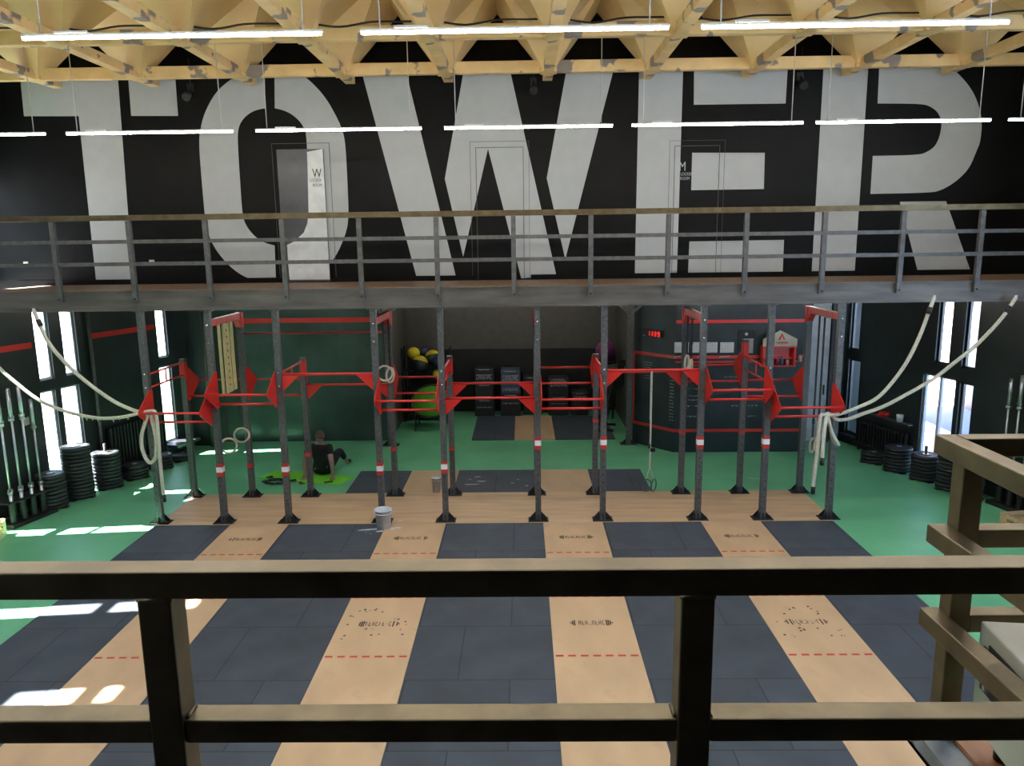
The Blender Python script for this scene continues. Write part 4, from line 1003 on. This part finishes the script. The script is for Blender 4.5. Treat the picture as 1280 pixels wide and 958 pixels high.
# ------------------------------------------------------------------ things on the chalkboard wall
n1 = Vector((-(A1-A0).y, (A1-A0).x, 0)).normalized()
pc = atpl(815, 417, A0-n1*.03, n1); ux = d1
t = thing('wall_clock', 'black digital clock with red numbers on the angled dark wall', 'clock', pc)
Mc = Matrix((ux, n1, Vector((0,0,1)))).transposed().to_4x4(); Mc.translation = pc
MB().box(-.25, .25, -.03, .028, -.07, .07, M=Mc).build('casing', 'blacksteel', t, bevel=.006)
mb = MB()
def seg(cx, code, w=.046, h=.09, th=.010):
    S_ = {'a':(-w/2,w/2,h/2-th,h/2),'g':(-w/2,w/2,-th/2,th/2),'d':(-w/2,w/2,-h/2,-h/2+th),'b':(w/2-th,w/2,0,h/2),'c':(w/2-th,w/2,-h/2,0),'f':(-w/2,-w/2+th,0,h/2),'e':(-w/2,-w/2+th,-h/2,0)}
    for k in code:
        a, b, c, e = S_[k]; mb.box(cx+a, cx+b, -.034, -.031, c, e, M=Mc)
for cx, code in ((-.055,'bc'),(.01,'bc'),(.105,'abcdg'),(.19,'abcdfg')): seg(cx, code)
mb.box(.053, .063, -.034, -.031, .012, .022, M=Mc).box(.053, .063, -.034, -.031, -.022, -.012, M=Mc)
mb.build('digits', 'digit', t)
MB().box(-.21, -.15, -.033, -.03, -.05, -.042, M=Mc).build('maker_mark', 'label', t)
YC = 14.50
def sheet(u0, u1, v0, v1, label, lines=6):
    a, b = aty(u0, v1, YC), aty(u1, v0, YC); mb = MB().box(a.x, b.x, YC-.004, YC+.006, a.z, b.z, 0)
    for k in range(lines):
        z = a.z+(b.z-a.z)*(k+.7)/(lines+.4); xx = a.x+.02
        while xx < b.x-.04:
            w = random.uniform(.015, .05); mb.box(xx, min(xx+w, b.x-.015), YC-.0055, YC-.004, z, z+.004, 1); xx += w+.015
    tag(mb.build('notice_board', ['paper', 'ink'], loc=((a.x+b.x)/2, YC, a.z)), label, 'whiteboard', 'white boards on the chalkboard wall')
sheet(843, 861, 428, 441, 'small white board leftmost in the row on the dark wall'); sheet(863, 880, 428, 441, 'small white board second in the row, left of a rig post')
sheet(882, 897, 428, 441, 'small white board third in the row, right of a rig post'); sheet(900, 917.5, 428, 441, 'small white board rightmost in the row on the dark wall')
mb = MB()
for u0 in (843, 871, 899):
    for k in range(7):
        a = aty(u0+k*1.9, 447+(-.3)*k*.5, YC-.012); mb.add([a, a+Vector((.02,0,0)), a+Vector((.03,0,.02+.012*(k % 2))), a+Vector((.012,0,.02))], [(0,1,2,3)])
o = mb.build('wall_lettering', 'label', loc=(3.5, YC-.012, 1.9)); tag(o, 'three faint white script marks below the white boards', 'lettering')
a, b = aty(922, 444, YC), aty(945.5, 413, YC)
mb = MB().box(a.x, b.x, YC-.01, YC+.006, a.z, b.z, 0)
for k in range(11):
    z = a.z+.04+k*.026; xx = a.x+.07+(.04 if k in (2, 5, 6, 7) else 0); mb.box(xx, b.x-.05, YC-.012, YC-.01, z, z+.016, 1)
mb.lathe([(0,0),(.03,0)], ((a.x+b.x)/2-.02, YC-.0125, b.z-.07), 16, 1, Matrix.Rotation(R(90), 3, 'X'))
tag(mb.build('poster', ['blacksteel', 'label'], loc=((a.x+b.x)/2, YC, a.z)), 'black poster with white text lines and round mark on the dark wall', 'poster')
# gabled shelf
L_, R_ = aty(949, 455, YC), aty(991, 455, YC); zs_ = aty(970, 456, YC).z; zm = aty(970, 431.5, YC).z; zt = aty(970, 412, YC).z; zc = aty(949.5, 423, YC).z
t = thing('display_shelf', 'house shaped shelf with white gable and red frame on the dark wall', 'shelf', ((L_.x+R_.x)/2, YC, zs_))
mb = MB().prism([(L_.x, YC-.17, zm), (R_.x, YC-.17, zm), (R_.x, YC-.17, zc), ((L_.x+R_.x)/2, YC-.17, zt), (L_.x, YC-.17, zc)], (0,.02,0))
mx_ = (L_.x+R_.x)/2+.03
mb.build('gable', 'cream', t)
mb = MB(); mb.prism([(mx_-.07, YC-.173, zm+.12), (mx_-.03, YC-.173, zm+.12), (mx_, YC-.173, zm+.19), (mx_+.03, YC-.173, zm+.12), (mx_+.07, YC-.173, zm+.12), (mx_, YC-.173, zm+.25)], (0,.002,0))
print_strip(mb, mx_-.11, mx_+.13, YC-.172, zm+.04, zm+.085, 0); mb.build('emblem', 'redtape', t)
MB().box(L_.x+.01, L_.x+.04, YC-.16, YC, zs_, zm).box(R_.x-.04, R_.x-.01, YC-.16, YC, zs_, zm).box(L_.x, R_.x, YC-.16, YC, zs_-.02, zs_).box(L_.x+.04, R_.x-.04, YC-.02, YC, zs_, zm).box(L_.x, R_.x, YC-.17, YC-.12, zm-.03, zm).box(L_.x+.04, R_.x-.04, YC-.12, YC-.02, zs_+.13, zs_+.14).build('red_frame', 'red', t)
def bottle(x, y, z, r, h, m, label, cap='boxblack'):
    t = thing('bottle', label, 'bottle', (x, y, z), 'bottles on the house shaped shelf')
    MB().lathe([(0,0),(r,0),(r,h*.7),(r*.4,h*.82),(r*.4,h*.92),(0,h*.92)], (x,y,z), 16).build('body', m, t); MB().lathe([(0,h*.9),(r*.48,h*.9),(r*.48,h),(0,h)], (x,y,z), 12).build('cap', cap, t)
for u, r, h, m, lb in ((954,.028,.10,'cream','small pale bottle at the left of the house shaped shelf'),(959,.03,.15,'blacksteel','dark bottle second from the left on the house shaped shelf'),(972,.03,.17,'purple','dark purple bottle behind a post on the house shaped shelf'),(977,.035,.19,'boxblue','tall blue bottle on the house shaped shelf'),(984,.03,.12,'cream','short pale bottle at the right of the house shaped shelf')):
    bottle(aty(u, 455, YC-.09).x, YC-.09, zs_, r, h, m, lb)
p = aty(1000, 448, YC-.08); t_ = thing('wall_lamp', 'small pale lamp on the dark wall right of the house shaped shelf', 'lamp', p)
MB().lathe([(0,-.06),(.03,-.06),(.035,0),(.03,.06),(0,.06)], p, 14).build('shade', 'cream', t_); MB().bar(p, (p.x, YC, p.z), .02).build('bracket', 'blacksteel', t_)

# ------------------------------------------------------------------ near railing, landing, case
W6 = .06
YN_ = 1.35; zT = 3.489
t = thing('near_railing', 'heavy steel handrail across the foreground with brown top faces', 'railing', (0, YN_+.03, 2.45))
for (zt_, nm) in ((zT, 'top_rail'), (3.172, 'middle_rail'), (2.87, 'lower_rail')):
    hgt = .056
    if nm == 'top_rail': MB().box(-2.6, 1.28, YN_, YN_+W6, zt_-hgt, zt_).build(nm, 'rail', t, bevel=.004)
    else:
        xs3 = [-2.6, -.748, -.682, .298, .363, 1.28]
        for k in (0, 2, 4): MB().box(xs3[k], xs3[k+1], YN_+.002, YN_+W6, zt_-.05, zt_).build(nm, 'rail', t, bevel=.004)
for (a, b) in ((-.748, -.682), (.298, .363)):
    p = MB().box(a, b, YN_-.004, YN_+W6, 2.45, zT-.056).build('post', 'rail', t, bevel=.004)
    MB().tube([(a-.002, YN_+.004, zT-.057), (b+.002, YN_+.004, zT-.057)], .006, 6).build('weld', 'rail', p)
    for e in (a-.002, b+.002): MB().tube([(e, YN_+.01, 3.172), (e, YN_+.05, 3.172)], .006, 6).build('weld', 'rail', p)
t = thing('landing_railing', 'steel corner railing with square post around the landing on the right', 'railing', (1.37, 2.27, 2.45))
for zt_, nm in ((3.502, 'top_rail'), (3.21, 'middle_rail'), (2.925, 'lower_rail')):
    MB().box(1.28, 1.341, 1.415, 2.30, zt_-.06, zt_).build(nm, 'rail', t, bevel=.004)
    MB().box(1.342 if nm == 'top_rail' else 1.408, 3.6, 2.24, 2.30, zt_-.06, zt_).build(nm, 'rail', t, bevel=.004)
MB().box(1.342, 1.407, 2.235, 2.30, 2.501, 3.44).build('post', 'rail', t, bevel=.004)
ZL = 2.50; xl = atz(1164, 938, ZL).x; xr = atz(1207, 938, ZL).x
t = thing('landing', 'brown plywood landing with steel channel edge at lower right', 'landing', (2.4, 1.8, ZL-.06))
MB().box(xr, 3.7, 1.36, 2.32, ZL-.05, ZL).box(xr-.012, xr+.012, 1.36, 2.32, ZL-.03, ZL+.012).build('deck', 'landing', t)
MB().box(xl, xl+.03, 1.36, 2.34, ZL-.07, ZL).box(xl+.03, xr-.013, 1.36, 2.34, ZL-.025, ZL-.001).box(xl, xr-.02, 1.36, 2.34, ZL-.07, ZL-.055).build('edge_channel', 'chan', t)
struct('floor_gallery', MB().box(-8.3, 8.2, -3.0, 1.355, 2.28, 2.45), 'recessblack')
# cream enamelled case standing on the landing
pc = Vector((1.385, 2.2, 0)); 
cA = aty(1226, 776, 2.20); zc = cA.z; rz = R(-6.5)
t = thing('equipment_case', 'cream enamelled metal case with recessed handle on the landing', 'case', (cA.x, cA.y, ZL+.012))
Mk = Matrix.Translation((cA.x, cA.y, 0)) @ Matrix.Rotation(rz, 4, 'Z')
zb_ = ZL+.085
mb = MB().box(.0, .8, -.62, 0, zb_, zc, M=Mk)
mb.build('body', 'case', t, bevel=.006)
for fx, fy in ((.07,-.07),(.07,-.55),(.73,-.07),(.73,-.55)): MB().tube([Mk @ Vector((fx, fy, ZL+.001)), Mk @ Vector((fx, fy, zb_))], .025, 12).build('foot', 'blacksteel', t)
MB().box(-.004, .0, -.40, -.07, zc-.115, zc-.045, M=Mk).build('handle_recess', 'blacksteel', t)
MB().bar(Mk @ Vector((-.014, -.38, zc-.08)), Mk @ Vector((-.014, -.09, zc-.08)), .012, .03).build('handle', 'darkframe', t)
MB().box(-.004, .0, -.25, -.04, zb_+.14, zb_+.28, M=Mk).build('latch_plate', 'darkframe', t)
MB().bar(Mk @ Vector((-.012, -.09, zb_+.16)), Mk @ Vector((-.012, -.09, zb_+.27)), .012).build('latch', 'silver', t)
MB().bar(Mk @ Vector((-.012, -.32, zb_+.22)), Mk @ Vector((-.012, -.24, zb_+.24)), .02).build('catch', 'silver', t)

# ------------------------------------------------------------------ outside
struct('ground', MB().box(-70, 0, -50, 90, -.4, -.25, 0).box(0, 70, -50, 90, -.4, -.25, 1), ['ground', 'blue_ground'])
t = thing('neighbouring_building', 'pink rendered building seen through the white glazed door', 'building', (13, 22, -.25))
MB().box(11.5, 24, 19, 30, -.25, 2.6).build('wall', 'pink', t); MB().box(11.3, 24.2, 18.8, 30.2, 2.6, 2.9).build('roof', 'ground', t)

# ------------------------------------------------------------------ light
sun = bpy.data.lights.new('sun', 'SUN'); sun.energy = 70; sun.angle = R(.6); sun.color = (1,.96,.9)
so = bpy.data.objects.new('sun', sun); COL.objects.link(so)
so.rotation_euler = Vector((.582, .06, -.812)).to_track_quat('-Z', 'Y').to_euler()
w = bpy.data.worlds.new('world'); S.world = w; w.use_nodes = True
bg = w.node_tree.nodes['Background']
sky = w.node_tree.nodes.new('ShaderNodeTexSky'); sky.sky_type = 'HOSEK_WILKIE'; sky.sun_direction = (-.58, 0, .81); sky.turbidity = 3; sky.ground_albedo = .5
w.node_tree.links.new(sky.outputs[0], bg.inputs[0]); bg.inputs[1].default_value = 12
vs = S.view_settings; vs.view_transform = 'Standard'; vs.look = 'None'; vs.gamma = 1; vs.use_curve_mapping = False; vs.exposure = .5
S.cycles.use_denoising = True; S.cycles.max_bounces = 8; S.cycles.diffuse_bounces = 5; S.cycles.transparent_max_bounces = 12
S.cycles.caustics_reflective = False; S.cycles.caustics_refractive = False; S.cycles.sample_clamp_indirect = 8
